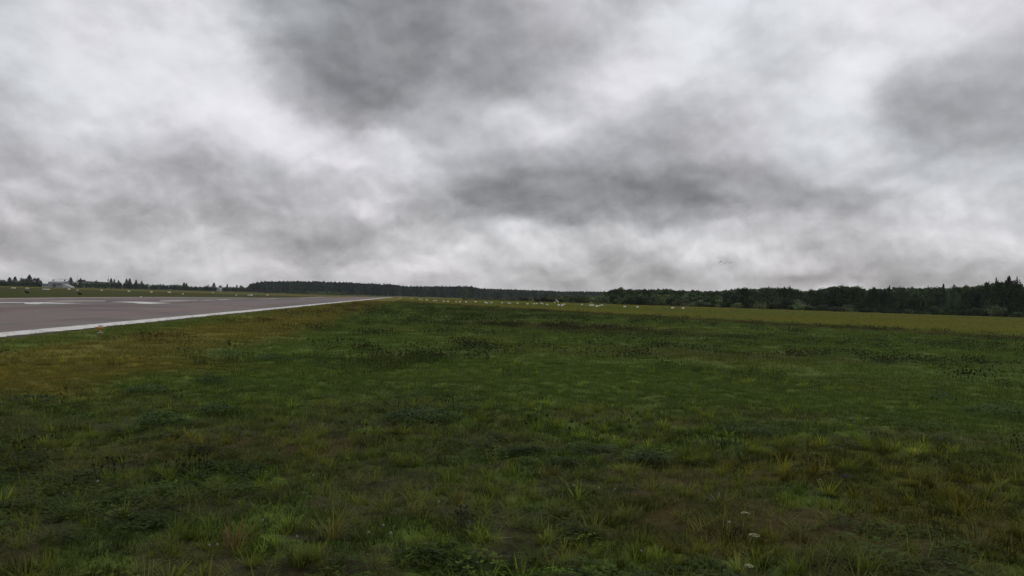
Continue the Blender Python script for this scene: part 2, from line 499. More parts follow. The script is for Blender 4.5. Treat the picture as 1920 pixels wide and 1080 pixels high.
# ------------------------------------------------------------------ runway
rm, t, b = new_mat('runway_asphalt')
tcn = t.nodes.new('ShaderNodeTexCoord')
mp = t.nodes.new('ShaderNodeMapping'); mp.inputs['Scale'].default_value = (0.012, 0.33, 1)
t.links.new(tcn.outputs['Object'], mp.inputs['Vector'])
s1 = tnoise(t, mp.outputs[0], 1.0, 4, 0.6)
mp2 = t.nodes.new('ShaderNodeMapping'); mp2.inputs['Scale'].default_value = (0.05, 1.4, 1)
t.links.new(tcn.outputs['Object'], mp2.inputs['Vector'])
s2 = tnoise(t, mp2.outputs[0], 1.0, 5, 0.6)
s3 = tnoise(t, tcn.outputs['Object'], 0.35, 6, 0.6)
s4 = tnoise(t, tcn.outputs['Object'], 30.0, 3, 0.6)
cr = t.nodes.new('ShaderNodeValToRGB'); cr.color_ramp.elements[0].position = 0.38; cr.color_ramp.elements[1].position = 0.62
cr.color_ramp.elements[0].color = (0.172, 0.158, 0.150, 1); cr.color_ramp.elements[1].color = (0.206, 0.150, 0.136, 1)
t.links.new(s1, cr.inputs[0])
kk = tmath(t, 'MULTIPLY_ADD', tmath(t, 'SUBTRACT', s2, 0.5), 0.5, tmath(t, 'MULTIPLY_ADD', tmath(t, 'SUBTRACT', s3, 0.5), 0.35, tmath(t, 'MULTIPLY_ADD', tmath(t, 'SUBTRACT', s4, 0.5), 0.3, 1.0)))
sv_ = t.nodes.new('ShaderNodeVectorMath'); sv_.operation = 'SCALE'
sp = t.nodes.new('ShaderNodeSeparateXYZ'); t.links.new(tcn.outputs['Object'], sp.inputs[0])
def line_at(coord, step, width, wob):
    # thin dark joint every `step` metres
    u_ = tmath(t, 'MULTIPLY_ADD', tmath(t, 'SUBTRACT', tnoise(t, tcn.outputs['Object'], 0.6, 2), 0.5), wob, coord)
    fr = tmath(t, 'ABSOLUTE', tmath(t, 'SUBTRACT', tmath(t, 'FRACT', tmath(t, 'DIVIDE', u_, step)), 0.5))
    return tmath(t, 'LESS_THAN', fr, width / step)
kk = tmath(t, 'MULTIPLY', kk, tmath(t, 'MULTIPLY_ADD', line_at(sp.outputs[1], 4.6, 0.07, 0.12), -0.22, 1.0))
kk = tmath(t, 'MULTIPLY', kk, tmath(t, 'MULTIPLY_ADD', line_at(sp.outputs[0], 21.0, 0.10, 0.5), -0.25, 1.0))
# tyre rubber along the wheel paths beside the centre line
def hump(c, w): 
    q_ = tmath(t, 'DIVIDE', tmath(t, 'SUBTRACT', sp.outputs[1], c), w)
    return tmath(t, 'POWER', 2.718, tmath(t, 'MULTIPLY', tmath(t, 'MULTIPLY', q_, q_), -1.0))
rub = tmath(t, 'MULTIPLY', tmath(t, 'ADD', hump(24.8, 1.5), hump(31.0, 1.5)), s2)
kk = tmath(t, 'MULTIPLY', kk, tmath(t, 'MULTIPLY_ADD', rub, -0.45, 1.0))
st_ = tnoise(t, tcn.outputs['Object'], 0.11, 4, 0.5)
stm_ = t.nodes.new('ShaderNodeMapRange'); stm_.inputs['From Min'].default_value = 0.54; stm_.inputs['From Max'].default_value = 0.60
stm_.inputs['To Min'].default_value = 1.0; stm_.inputs['To Max'].default_value = 0.80; t.links.new(st_, stm_.inputs['Value'])
kk = tmath(t, 'MULTIPLY', kk, stm_.outputs[0])
t.links.new(cr.outputs[0], sv_.inputs[0]); t.links.new(kk, sv_.inputs['Scale']); t.links.new(sv_.outputs[0], b.inputs['Base Color'])
b.inputs['Roughness'].default_value = 0.85; b.inputs['Specular IOR Level'].default_value = 0.15


def paint_mat(name, col, wear):
    m, t, b = new_mat(name)
    tcn = t.nodes.new('ShaderNodeTexCoord')
    n = tnoise(t, tcn.outputs['Object'], 2.2, 8, 0.7)
    r_ = t.nodes.new('ShaderNodeMapRange'); r_.inputs['From Min'].default_value = wear - 0.06; r_.inputs['From Max'].default_value = wear + 0.06
    t.links.new(n, r_.inputs['Value'])
    mx = t.nodes.new('ShaderNodeMix'); mx.data_type = 'RGBA'
    mx.inputs[6].default_value = (0.26, 0.24, 0.22, 1); mx.inputs[7].default_value = col + (1,)
    t.links.new(r_.outputs[0], mx.inputs[0]); t.links.new(mx.outputs[2], b.inputs['Base Color'])
    b.inputs['Roughness'].default_value = 0.7
    return m


PAINT = paint_mat('runway_paint', (0.66, 0.65, 0.60), 0.42)
PAINTF = paint_mat('faded_runway_paint', (0.46, 0.43, 0.38), 0.42)


def strip(name, s0, s1, t0, t1, dz, mat, ns, ntt, side=0.0, parent=None, rag=0.0):
    """a sheet following the ground, in runway coordinates (object space is s,t)"""
    S = np.linspace(s0, s1, ns + 1); T = np.linspace(t0, t1, ntt + 1)
    SS, TT = np.meshgrid(S, T, indexing='ij')
    if rag:
        TT = TT.copy(); TT[:, 0] += (fbm(SS[:, 0] * 1.7, SS[:, 0] * 0 + 3, 4) - 0.5) * rag
    X, Y = st_xy(SS, TT)
    Z = height(X, Y, False) + dz
    v = np.stack([SS, -TT, Z], -1).reshape(-1, 3)       # object space, turned into place by the object's rotation
    idx = np.arange((ns + 1) * (ntt + 1)).reshape(ns + 1, ntt + 1)
    q = np.stack([idx[:-1, :-1], idx[:-1, 1:], idx[1:, 1:], idx[1:, :-1]], -1).reshape(-1, 4)
    me = mesh(name, v, q, mat)
    o = link(name, me, parent)
    if side:
        md = o.modifiers.new('thick', 'SOLIDIFY'); md.thickness = side; md.offset = 1.0 if False else -1.0
    return o


# object X axis = along the runway, so rotate by the runway direction
RROT = math.atan2(RD[1], RD[0])
runway = strip('runway', S0, S1, T0, T1, 0.030, rm, 230, 20)
runway.rotation_euler = (0, 0, RROT)
tag(runway, kind='structure')
# in object space y = -t ; rotation by RROT maps (s, y) to s*RD + y*(-RD.y, RD.x) = s*RD + t*RN  -> (-RD.y, RD.x) must equal -RN*(-1)
def fix_sign():
    # RN = (-cos a, sin a); rotated +Y axis = (-RD[1], RD[0]) = (-cos a, sin a) = RN, so y must be +t
    for o in STRIPS:
        me = o.data
        n = len(me.vertices); co = np.empty(n * 3, np.float32); me.vertices.foreach_get('co', co)
        co = co.reshape(-1, 3); co[:, 1] *= -1; me.vertices.foreach_set('co', co.ravel()); me.flip_normals(); me.update()


STRIPS = [runway]


def child_strip(name, *a, **k):
    o = strip(name, *a, parent=runway, **k); STRIPS.append(o); return o


child_strip('edge_line', S0, S1, 12.5, 13.55, 0.034, PAINT, 2400, 2, rag=0.55)
child_strip('edge_line', S0, S1, 39.0, 39.9, 0.034, PAINTF, 300, 1)
for (c0, ln, mat) in ((20, 12, PAINTF), (104.5, 5.5, PAINT), (97, 5.0, PAINTF), (82, 8, PAINTF), (138, 7.0, PAINT), (131, 6, PAINTF), (176, 4.5, PAINT), (170, 5.0, PAINTF), (211, 5, PAINT), (247, 5, PAINTF), (-20, 20, PAINT)):
    child_strip('centre_line_dash', c0 + 3, c0 + 3 + ln, 27.4, 28.3, 0.034, mat, 8, 1)


def poly_mark(name, pts, mat):
    """paint figure given by its corners as seen in the photograph, laid on the runway surface"""
    w = []
    for (px, py) in pts:
        x, y = hit(px, py, 0.034); s, t_ = to_st(x, y); w.append((s, t_, float(height(x, y, False)) + 0.034))
    me = mesh(name, w, [tuple(range(len(w)))], mat)
    if me.polygons[0].normal.z < 0: me.flip_normals()
    return link(name, me, runway)


poly_mark('painted_figure', [(205, 565.9), (236, 565.4), (265, 565.6), (292, 567.0), (322, 568.6), (300, 568.9), (282, 569.8), (262, 569.2), (250, 567.6), (230, 566.6)], PAINT)
poly_mark('painted_figure', [(44, 567.8), (62, 566.6), (82, 566.6), (105, 567.4), (156, 568.3), (115, 569.3), (82, 568.9), (68, 570.2), (48, 569.6)], PAINT)
poly_mark('painted_figure', [(-160, 566.4), (40, 566.7), (60, 567.0), (40, 567.9), (-160, 567.7)], PAINT)
poly_mark('painted_figure', [(80, 564.5), (125, 563.7), (200, 563.9), (196, 564.9), (150, 565.1), (95, 565.1)], PAINTF)
poly_mark('painted_figure', [(300, 562.6), (372, 562.4), (370, 563.2), (302, 563.4)], PAINTF)
fix_sign()
# verges of the slab: a real edge down into the turf
ed = MB()
for tt in (T0, T1):
    S = np.linspace(S0, S1, 120)
    b0 = len(ed.v)
    for s_ in S:
        x, y = st_xy(s_, tt); z = float(height(x, y, False)); ed.v += [(s_, tt, z + 0.029), (s_, tt, z - 0.2)]
    for i in range(len(S) - 1): ed.f.append((b0 + 2 * i, b0 + 2 * i + 1, b0 + 2 * i + 3, b0 + 2 * i + 2))
link('slab_edge', ed.mesh('slab_edge', rm), runway)

# ------------------------------------------------------------------ plants of the turf
def plant_mat(name, rough=0.6, trans=0.35, hue=1.0, dark=0.45):
    m, t, b = new_mat(name)
    at = t.nodes.new('ShaderNodeAttribute'); at.attribute_name = 'tcol'; at.attribute_type = 'INSTANCER'
    oi = t.nodes.new('ShaderNodeObjectInfo')
    vc = t.nodes.new('ShaderNodeAttribute'); vc.attribute_name = 'bc'
    mul = t.nodes.new('ShaderNodeMix'); mul.data_type = 'RGBA'; mul.blend_type = 'MULTIPLY'; mul.inputs[0].default_value = 1
    t.links.new(at.outputs['Color'], mul.inputs[6]); t.links.new(vc.outputs['Color'], mul.inputs[7])
    t.links.new(mul.outputs[2], b.inputs['Base Color'])
    b.inputs['Roughness'].default_value = rough; b.inputs['Specular IOR Level'].default_value = 0.08
    tl = t.nodes.new('ShaderNodeBsdfTranslucent'); t.links.new(mul.outputs[2], tl.inputs[0])
    ms = t.nodes.new('ShaderNodeMixShader'); ms.inputs[0].default_value = trans
    t.links.new(b.outputs[0], ms.inputs[1]); t.links.new(tl.outputs[0], ms.inputs[2])
    t.links.new(ms.outputs[0], t.nodes['Material Output'].inputs[0])
    return m


def own_mat(name, trans=0.3):
    """same blades, on objects of their own: colour comes from the mesh only"""
    m, t, b = new_mat(name)
    vc = t.nodes.new('ShaderNodeAttribute'); vc.attribute_name = 'bc'
    t.links.new(vc.outputs['Color'], b.inputs['Base Color'])
    b.inputs['Roughness'].default_value = 0.6; b.inputs['Specular IOR Level'].default_value = 0.08
    tl = t.nodes.new('ShaderNodeBsdfTranslucent'); t.links.new(vc.outputs['Color'], tl.inputs[0])
    ms = t.nodes.new('ShaderNodeMixShader'); ms.inputs[0].default_value = trans
    t.links.new(b.outputs[0], ms.inputs[1]); t.links.new(tl.outputs[0], ms.inputs[2])
    t.links.new(ms.outputs[0], t.nodes['Material Output'].inputs[0])
    return m


TURF = plant_mat('turf_blades')
OWN = own_mat('plant_blades')


class Blades:
    """collects bent blades and leaves with a colour per vertex"""
    def __init__(s): s.v = []; s.f = []; s.c = []
    def blade(s, base, az_, lean, L, w, col, seg=3, droop=1.0, jit=0.0):
        x, y, z = base; b = len(s.v)
        dx, dy = math.cos(az_), math.sin(az_); px_, py_ = -dy, dx
        a = lean; step = L / seg
        for i in range(seg + 1):
            f = i / seg; ww = w * (1 - f) ** 0.7 * 0.5
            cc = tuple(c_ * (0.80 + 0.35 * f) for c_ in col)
            if i < seg:
                s.v += [(x - px_ * ww, y - py_ * ww, z), (x + px_ * ww, y + py_ * ww, z)]; s.c += [cc, cc]
            else:
                s.v.append((x, y, z)); s.c.append(cc)
            x += dx * math.sin(a) * step; y += dy * math.sin(a) * step; z += math.cos(a) * step
            a = min(a + droop * 0.9 / seg, 2.3)
        for i in range(seg - 1):
            k = b + 2 * i; s.f.append((k, k + 1, k + 3, k + 2))
        k = b + 2 * (seg - 1); s.f.append((k, k + 1, k + 2))
    def leaf(s, c, az_, tilt, L, w, col):
        b = len(s.v); dx, dy = math.cos(az_), math.sin(az_); ct, st_ = math.cos(tilt), math.sin(tilt)
        for (u, v_, dz) in ((0, 0, 0), (0.45, 0.5, 0.03), (1, 0, 0), (0.45, -0.5, 0.03)):
            s.v.append((c[0] + dx * u * L * ct - dy * v_ * w, c[1] + dy * u * L * ct + dx * v_ * w, c[2] + u * L * st_ + dz * L)); s.c.append(col)
        s.f += [(b, b + 1, b + 2), (b, b + 2, b + 3)]
    def blob(s, c, r, col, flat=1.0):
        b = len(s.v)
        for (x, y, z) in ((1, 0, 0), (0, 1, 0), (-1, 0, 0), (0, -1, 0), (0, 0, flat), (0, 0, -flat)):
            s.v.append((c[0] + x * r, c[1] + y * r, c[2] + z * r)); s.c.append(col)
        for (i, j) in ((0, 1), (1, 2), (2, 3), (3, 0)): s.f += [(b + i, b + j, b + 4), (b + j, b + i, b + 5)]
    def mesh(s, name, mat):
        me = bpy.data.meshes.new(name); me.from_pydata(s.v, [], s.f); me.materials.append(mat)
        a = me.color_attributes.new('bc', 'FLOAT_COLOR', 'POINT')
        a.data.foreach_set('color', np.concatenate([np.array(s.c, np.float32), np.ones((len(s.c), 1), np.float32)], 1).ravel())
        return me


R_ = np.random.default_rng(21)
U = lambda a, b: float(R_.uniform(a, b))


def m_clump(n=30, Lm=0.17, spread=0.045, w=0.008, col=(1.95, 1.95, 1.45)):
    B = Blades()
    for i in range(n):
        a = U(0, 6.283); r = spread * math.sqrt(U(0, 1)); k = U(0.75, 1.2)
        yel = U(0, 1)
        c = (col[0] * k * (1 + 0.25 * yel), col[1] * k, col[2] * k * (1 - 0.2 * yel))
        B.blade((r * math.cos(a), r * math.sin(a), -0.01), a + U(-0.5, 0.5), U(0.1, 0.95), Lm * U(0.5, 1.15), w * U(0.7, 1.3), c, 3, U(0.4, 1.3))
    return B


def m_lawn(n=40, Lm=0.07, spread=0.13, w=0.006, col=(1.05, 1.05, 1.0)):
    B = Blades()
    for i in range(n):
        a = U(0, 6.283); r = spread * math.sqrt(U(0, 1)); k = U(0.7, 1.25)
        c = tuple(x * k for x in col)
        B.blade((r * math.cos(a), r * math.sin(a), -0.01), U(0, 6.283), U(0.1, 1.0), Lm * U(0.5, 1.2), w * U(0.7, 1.3), c, 2, U(0.3, 1.2))
    return B


def m_clover(n=40, spread=0.14, h=0.07, col=(0.92, 1.05, 0.70), leafL=0.02):
    B = Blades()
    for i in range(n):
        a = U(0, 6.283); r = spread * math.sqrt(U(0, 1)); z = h * (1 - (r / spread) ** 2) * U(0.4, 1.1) + 0.01
        k = U(0.6, 1.2); c = tuple(x * k for x in col); p = (r * math.cos(a), r * math.sin(a), z)
        a0 = U(0, 6.283)
        for j in range(3): B.leaf(p, a0 + j * 2.09, U(-0.2, 0.5), leafL * U(0.8, 1.2), leafL * 0.8, c)
    return B


def m_dry(n=20, Lm=0.14):
    B = Blades()
    for i in range(n):
        a = U(0, 6.283); r = 0.06 * math.sqrt(U(0, 1)); k = U(0.7, 1.4)
        B.blade((r * math.cos(a), r * math.sin(a), 0), U(0, 6.283), U(0.3, 1.4), Lm * U(0.5, 1.2), 0.005, (2.0 * k, 1.7 * k, 1.4 * k), 2, U(0.2, 1.0))
    return B


def m_weed(n=14, h=0.24, heads=True, spread=0.12):
    """wiry stems with dark dried flower heads"""
    B = Blades()
    for i in range(n):
        a = U(0, 6.283); r = spread * math.sqrt(U(0, 1)); x, y = r * math.cos(a), r * math.sin(a)
        hh = h * U(0.5, 1.1); lx, ly = U(-0.04, 0.04), U(-0.04, 0.04)
        b = len(B.v)
        for (wd) in (-0.0025, 0.0025):
            B.v += [(x + wd, y, 0), (x + lx + wd, y + ly, hh)]; B.c += [(0.55, 0.5, 0.5)] * 2
        B.f.append((b, b + 2, b + 3, b + 1))
        if heads: B.blob((x + lx, y + ly, hh), U(0.009, 0.016), (0.66, 0.46, 0.42), 1.1)
        for j in range(4):
            f = U(0.15, 0.8); k = U(0.5, 0.9)
            B.leaf((x + lx * f, y + ly * f, hh * f), U(0, 6.283), U(-0.4, 0.6), U(0.03, 0.055), U(0.010, 0.018), (0.75 * k, 0.95 * k, 0.85 * k))
    return B


def m_patch(n=70, Lm=0.10, spread=0.42, w=0.012):
    """for the middle distance: a wide, loose patch"""
    B = Blades()
    for i in range(n):
        a = U(0, 6.283); r = spread * math.sqrt(U(0, 1)); k = U(0.65, 1.3)
        c = (1.1 * k, 1.08 * k, 1.0 * k)
        B.blade((r * math.cos(a), r * math.sin(a), -0.01), U(0, 6.283), U(0.2, 1.1), Lm * U(0.5, 1.3), w * U(0.7, 1.3), c, 2, U(0.3, 1.2))
    return B


def m_weedpatch(n=12, h=0.22, spread=0.45):
    B = Blades()
    for i in range(n):
        a = U(0, 6.283); r = spread * math.sqrt(U(0, 1)); x, y = r * math.cos(a), r * math.sin(a); hh = h * U(0.5, 1.1)
        B.blob((x, y, hh), U(0.018, 0.032), tuple(q * U(.6, 1.5) for q in (0.55, 0.42, 0.42)), 1.0)
        for j in range(4):
            k = U(0.45, 0.8)
            B.leaf((x, y, hh * U(0.1, 0.9)), U(0, 6.283), U(-0.3, 0.6), U(0.06, 0.10), U(0.02, 0.035), (0.75 * k, 0.9 * k, 0.85 * k))
    return B


def proto_collection(name, builders):
    col = bpy.data.collections.new(name)
    for i, Bd in enumerate(builders):
        o = bpy.data.objects.new('%s_%02d' % (name, i), Bd.mesh(name, TURF)); col.objects.link(o)
    return col


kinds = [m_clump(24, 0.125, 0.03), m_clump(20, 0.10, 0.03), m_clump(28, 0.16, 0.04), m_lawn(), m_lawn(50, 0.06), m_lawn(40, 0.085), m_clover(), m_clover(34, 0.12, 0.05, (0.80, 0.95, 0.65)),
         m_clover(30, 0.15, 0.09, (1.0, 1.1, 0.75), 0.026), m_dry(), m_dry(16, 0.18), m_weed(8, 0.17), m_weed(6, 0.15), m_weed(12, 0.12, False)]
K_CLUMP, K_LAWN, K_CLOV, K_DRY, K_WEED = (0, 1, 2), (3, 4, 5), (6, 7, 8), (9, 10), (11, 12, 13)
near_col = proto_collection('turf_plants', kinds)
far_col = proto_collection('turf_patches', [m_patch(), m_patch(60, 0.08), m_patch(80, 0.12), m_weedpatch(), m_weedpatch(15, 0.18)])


def scatter(name, col, pts, idx, rot, scl, cols, label, cat):
    me = bpy.data.meshes.new(name)
    me.from_pydata([tuple(p) for p in pts], [], [])
    def attr(n, ty, data):
        a = me.attributes.new(n, ty, 'POINT')
        a.data.foreach_set({'INT': 'value', 'FLOAT': 'value', 'FLOAT_VECTOR': 'vector', 'FLOAT_COLOR': 'color'}[ty], np.ascontiguousarray(data).ravel())
    attr('idx', 'INT', idx.astype(np.int32)); attr('rot', 'FLOAT_VECTOR', rot.astype(np.float32)); attr('scl', 'FLOAT', scl.astype(np.float32))
    attr('tcol', 'FLOAT_COLOR', np.concatenate([cols, np.ones((len(cols), 1))], 1).astype(np.float32))
    o = link(name, me)
    ng = bpy.data.node_groups.new(name, 'GeometryNodeTree')
    ng.interface.new_socket('Geometry', in_out='INPUT', socket_type='NodeSocketGeometry')
    ng.interface.new_socket('Geometry', in_out='OUTPUT', socket_type='NodeSocketGeometry')
    gi = ng.nodes.new('NodeGroupInput'); go = ng.nodes.new('NodeGroupOutput')
    m2p = ng.nodes.new('GeometryNodeMeshToPoints')
    iop = ng.nodes.new('GeometryNodeInstanceOnPoints'); ci = ng.nodes.new('GeometryNodeCollectionInfo')
    ci.inputs['Collection'].default_value = col; ci.inputs['Separate Children'].default_value = True; ci.inputs['Reset Children'].default_value = True
    def na(n, ty):
        x = ng.nodes.new('GeometryNodeInputNamedAttribute'); x.data_type = ty; x.inputs['Name'].default_value = n; return x.outputs['Attribute']
    L = ng.links.new
    L(gi.outputs[0], m2p.inputs['Mesh']); L(m2p.outputs[0], iop.inputs['Points']); L(ci.outputs[0], iop.inputs['Instance'])
    iop.inputs['Pick Instance'].default_value = True
    L(na('idx', 'INT'), iop.inputs['Instance Index'])
    L(na('rot', 'FLOAT_VECTOR'), iop.inputs['Rotation']); L(na('scl', 'FLOAT'), iop.inputs['Scale'])
    L(iop.outputs[0], go.inputs[0])
    md = o.modifiers.new('scatter', 'NODES'); md.node_group = ng
    tag(o, label, cat, kind='stuff')
    return o


def wedge(n_per_m2, r0_, r1_, half=41):
    area = math.radians(half) * (r1_ ** 2 - r0_ ** 2)
    n = int(area * n_per_m2)
    r = np.sqrt(R_.uniform(r0_ ** 2, r1_ ** 2, n)); a = np.radians(R_.uniform(-half, half, n))
    X, Y = r * np.sin(a), r * np.cos(a)
    s, t_ = to_st(X, Y)
    d_ = (X - LA[0]) * LN[0] + (Y - LA[1]) * LN[1]
    k = (d_ < 1.0) & (t_ < T0 + 0.03 - (0.45 if r0_ > 15 else 0.0) + (fbm(s * 1.3, s * 0, 3) - 0.5) * 0.4)
    return X[k], Y[k]


def lay(name, X, Y, choose, col, scale_rng, label, cat, hscale=1.0):
    n = len(X)
    idx = choose(X, Y, n)
    lx_, ly_ = hit(188, 627.5)
    keep = (idx >= 0) & ((X - lx_) ** 2 + (Y - ly_ + .3) ** 2 > 0.35)
    X, Y, idx = X[keep], Y[keep], idx[keep]; n = len(X)
    Z = height(X, Y)
    boost = 1.45 if 'hay' in name else 1.0
    rot = np.stack([R_.normal(0, 0.08, n), R_.normal(0, 0.08, n), R_.uniform(0, 6.283, n)], 1)
    scl = R_.uniform(scale_rng[0], scale_rng[1], n)
    near_dim = 1 - sstep(9, 16, np.sqrt(X * X + Y * Y))  # plants close to the camera get a darker colour, imitating lens vignetting
    cols = ground_col(X, Y) * (R_.uniform(0.85, 1.2, n) * (1 - near_dim) + near_dim * np.exp(R_.normal(-0.48, 0.50, n)))[:, None] * np.stack([R_.uniform(0.86, 1.03, n), np.ones(n), R_.uniform(0.85, 1.1, n)], 1)
    cols = cols * boost
    sm = soil_mask(X, Y)[:, None]
    g = np.broadcast_to(GREEN, cols.shape) * 1.05
    cols = cols * (1 - sm * 0.6) + g * sm * 0.6
    return scatter(name, col, np.stack([X, Y, Z], 1), idx, rot, scl, cols, label, cat)


# where the dark seed-headed weeds stand: (x, y, half width, half depth, strength)
WEEDS = [(-3.0, 20.5, 1.5, 3.2, 0.75), (-1.2, 24.5, 1.6, 1.6, 0.7), (-0.2, 27, 1.2, 1.2, 0.5), (8.0, 25.5, 3.4, 1.5, 0.6), (5.0, 28.0, 2.0, 1.4, 0.4), (11.5, 24.0, 2.6, 1.2, 0.4),
         (1.8, 43, 4.2, 4.5, 0.7), (-3.5, 50, 5, 5, 0.6), (8.5, 37, 4.5, 2.2, 0.6), (14, 33, 4, 1.6, 0.35), (-7, 62, 6, 7, 0.55), (-8.0, 38, 1.2, 2.5, 0.35), (-5.5, 31, 1.2, 1.6, 0.4),
         (-1.6, 33, 2.0, 1.4, 0.5), (20, 38, 5, 3, 0.35), (27, 44, 6, 3, 0.3), (4.2, 19.5, 0.6, 0.8, 0.3), (7.0, 19.5, 0.8, 0.8, 0.45), (12.5, 18, 1.8, 1.2, 0.3), (10.2, 14.6, 0.9, 0.8, 0.3),
         (9.2, 11.2, 0.9, 0.7, 0.35), (-6.3, 17.2, 0.7, 0.5, 0.3), (2.6, 9.5, 0.5, 0.4, 0.25), (5.6, 9.0, 0.9, 0.6, 0.25), (7.4, 9.4, 1.0, 0.7, 0.2), (-8.2, 15.5, 0.5, 0.4, 0.2),
         (18, 26, 3, 2, 0.25), (2, 60, 14, 7, 0.45), (22, 58, 10, 4, 0.4), (-4, 80, 10, 9, 0.45), (15.5, 20.5, 2.2, 1.2, 0.3)]


def weed_mask(X, Y):
    s_w, t_w = to_st(X, Y)
    w = np.zeros_like(X)
    brk = sstep(0.42, 0.60, fbm(X * 0.9 + 13, Y * 0.7, 4))
    for (a, b_, ra, rb, st_) in WEEDS:
        w = np.maximum(w, st_ * np.exp(-((X - a) / ra) ** 2 - ((Y - b_) / rb) ** 2))
    base_ = 0.22 * sstep(0.56, 0.66, fbm(X * 0.35 + 5, Y * 0.3 + 7, 4)) * sstep(12, 20, Y)
    return np.clip(np.maximum(w * brk * 1.6, base_), 0, 1) * (t_w < 9.5)


def choose_near(X, Y, n):
    p = fbm(X * 1.1 + 50, Y * 1.1 + 20, 4); q_ = fbm(X * 0.7 + 90, Y * 0.7, 4); u = R_.random(n); sm = soil_mask(X, Y)
    s, t_ = to_st(X, Y); r = np.sqrt(X * X + Y * Y)
    cl_ = sstep(0.44, 0.60, fbm(X * 2.3 + 70, Y * 2.3 + 5, 3))      # tufts gather in groups
    idx = np.where(u > cl_ * 0.7, R_.choice(K_LAWN, n), R_.choice(K_CLUMP, n))
    idx = np.where((q_ > 0.60) & (R_.random(n) < 0.7), R_.choice(K_CLOV, n), idx)
    idx = np.where(R_.random(n) < 0.10, R_.choice(K_DRY, n), idx)
    idx = np.where((p > 0.66) & (R_.random(n) < 0.04) & (r > 7), R_.choice(K_WEED, n), idx)
    mid = sstep(9, 14, r)      # the middle of the field is short and even
    idx = np.where(R_.random(n) < mid * 0.93, R_.choice(K_LAWN, n), idx)
    idx = np.where((R_.random(n) < 0.5 * weed_mask(X, Y)) & (r > 9), R_.choice(K_WEED, n), idx)
    idx = np.where(R_.random(n) < sm * 0.45, -1, idx)
    idx = np.where((sm > 0.5) & (R_.random(n) < 0.25), R_.choice(K_DRY, n), idx)
    return idx


def choose_far(X, Y, n):
    idx = R_.choice((0, 1, 2), n)
    idx = np.where(R_.random(n) < weed_mask(X, Y) * 0.8, R_.choice((3, 4), n), idx)
    d = (X - LA[0]) * LN[0] + (Y - LA[1]) * LN[1]
    idx = np.where((d > 0) & (idx > 2), 0, idx)
    return idx


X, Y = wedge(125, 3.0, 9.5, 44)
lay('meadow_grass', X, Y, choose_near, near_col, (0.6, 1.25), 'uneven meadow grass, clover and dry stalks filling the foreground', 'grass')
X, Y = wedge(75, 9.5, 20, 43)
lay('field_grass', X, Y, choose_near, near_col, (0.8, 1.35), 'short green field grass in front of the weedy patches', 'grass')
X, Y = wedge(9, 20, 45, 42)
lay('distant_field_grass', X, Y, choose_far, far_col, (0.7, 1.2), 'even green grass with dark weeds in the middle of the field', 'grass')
RM = [750.5, 558.4, 3, 770.3, 559.6, 3, 774, 559.6, 2.5, 786.5, 561, 3.2, 790.5, 561, 3, 800.2, 562.1, 4, 813.5, 563.6, 3.5, 818, 563.6, 3.5, 832, 565, 4, 840, 565.1, 4, 855, 566, 3.5, 862.6, 566, 4, 873.6, 566, 4, 891.5, 566.3, 5,
      910, 567, 4, 913.2, 567.8, 3.5, 921.5, 567.2, 4, 941, 567.6, 4, 953.5, 567.8, 3.5, 957, 568.8, 3.5, 970.5, 568.7, 4, 989, 569.7, 4.4, 1001.5, 569.7, 4, 1006, 569.3, 4, 1015, 568.5, 3.6, 1017.6, 569.3, 3, 1026, 571.5, 5,
      1047.8, 572, 4.6, 1054, 572.7, 5, 1058.5, 570.5, 4, 1091, 571.2, 4.4, 1107, 572.6, 5, 1111.5, 572.6, 5, 1119, 574.2, 5, 1124, 573.2, 4, 1128.7, 572.3, 4.6, 1171.5, 575.4, 5.2, 1195, 576, 5.2, 1261, 577.6, 5.4, 1280.6, 578.2, 5.4]
RM = [RM[i:i + 3] for i in range(0, len(RM), 3)]
MARK_XY = [hit(a_, b_ + 1.4) for (a_, b_, w_) in RM] + [at_dist(1040.5, 236)]


def wedge_hay(n_per_m2, r0_, r1_):
    area = math.radians(42) * (r1_ ** 2 - r0_ ** 2); n = int(area * n_per_m2)
    r = np.sqrt(R_.uniform(r0_ ** 2, r1_ ** 2, n)); a = np.radians(R_.uniform(-20, 42, n))
    X, Y = r * np.sin(a), r * np.cos(a); s, t_ = to_st(X, Y)
    d_ = (X - LA[0]) * LN[0] + (Y - LA[1]) * LN[1]
    k = (d_ > 0.3 + R_.uniform(0, 2.5, n)) & (t_ < 6)
    for (mx_, my_) in MARK_XY: k &= ~((np.abs(X - mx_ * Y / my_) < 1.3) & (Y < my_ + 0.8) & (Y > my_ - 9))
    return X[k], Y[k]


hay_col = proto_collection('hay_patches', [m_patch(60, 0.30, 0.5, 0.02), m_patch(50, 0.24, 0.55, 0.018), m_patch(70, 0.27, 0.5, 0.02)])
X, Y = wedge_hay(1.3, 45, 150)
lay('hay_grass', X, Y, lambda X, Y, n: np.where(R_.random(n) < sstep(45, 150, np.sqrt(X * X + Y * Y)) * 0.35, -1, R_.choice((0, 1, 2), n)), hay_col, (0.8, 1.2), 'yellowish standing hay in the strip before the right-hand wood', 'grass')
X, Y = wedge_hay(0.33, 150, 250)
lay('far_hay_grass', X, Y, lambda X, Y, n: R_.choice((0, 1, 2), n), hay_col, (1.1, 1.8), 'far edge of the hay strip at the foot of the bushes', 'grass')
X, Y = wedge(2.6, 45, 145, 42)
lay('far_field_grass', X, Y, choose_far, far_col, (1.0, 1.7), 'far grass with brown weed belts running up to the hay strip', 'grass')

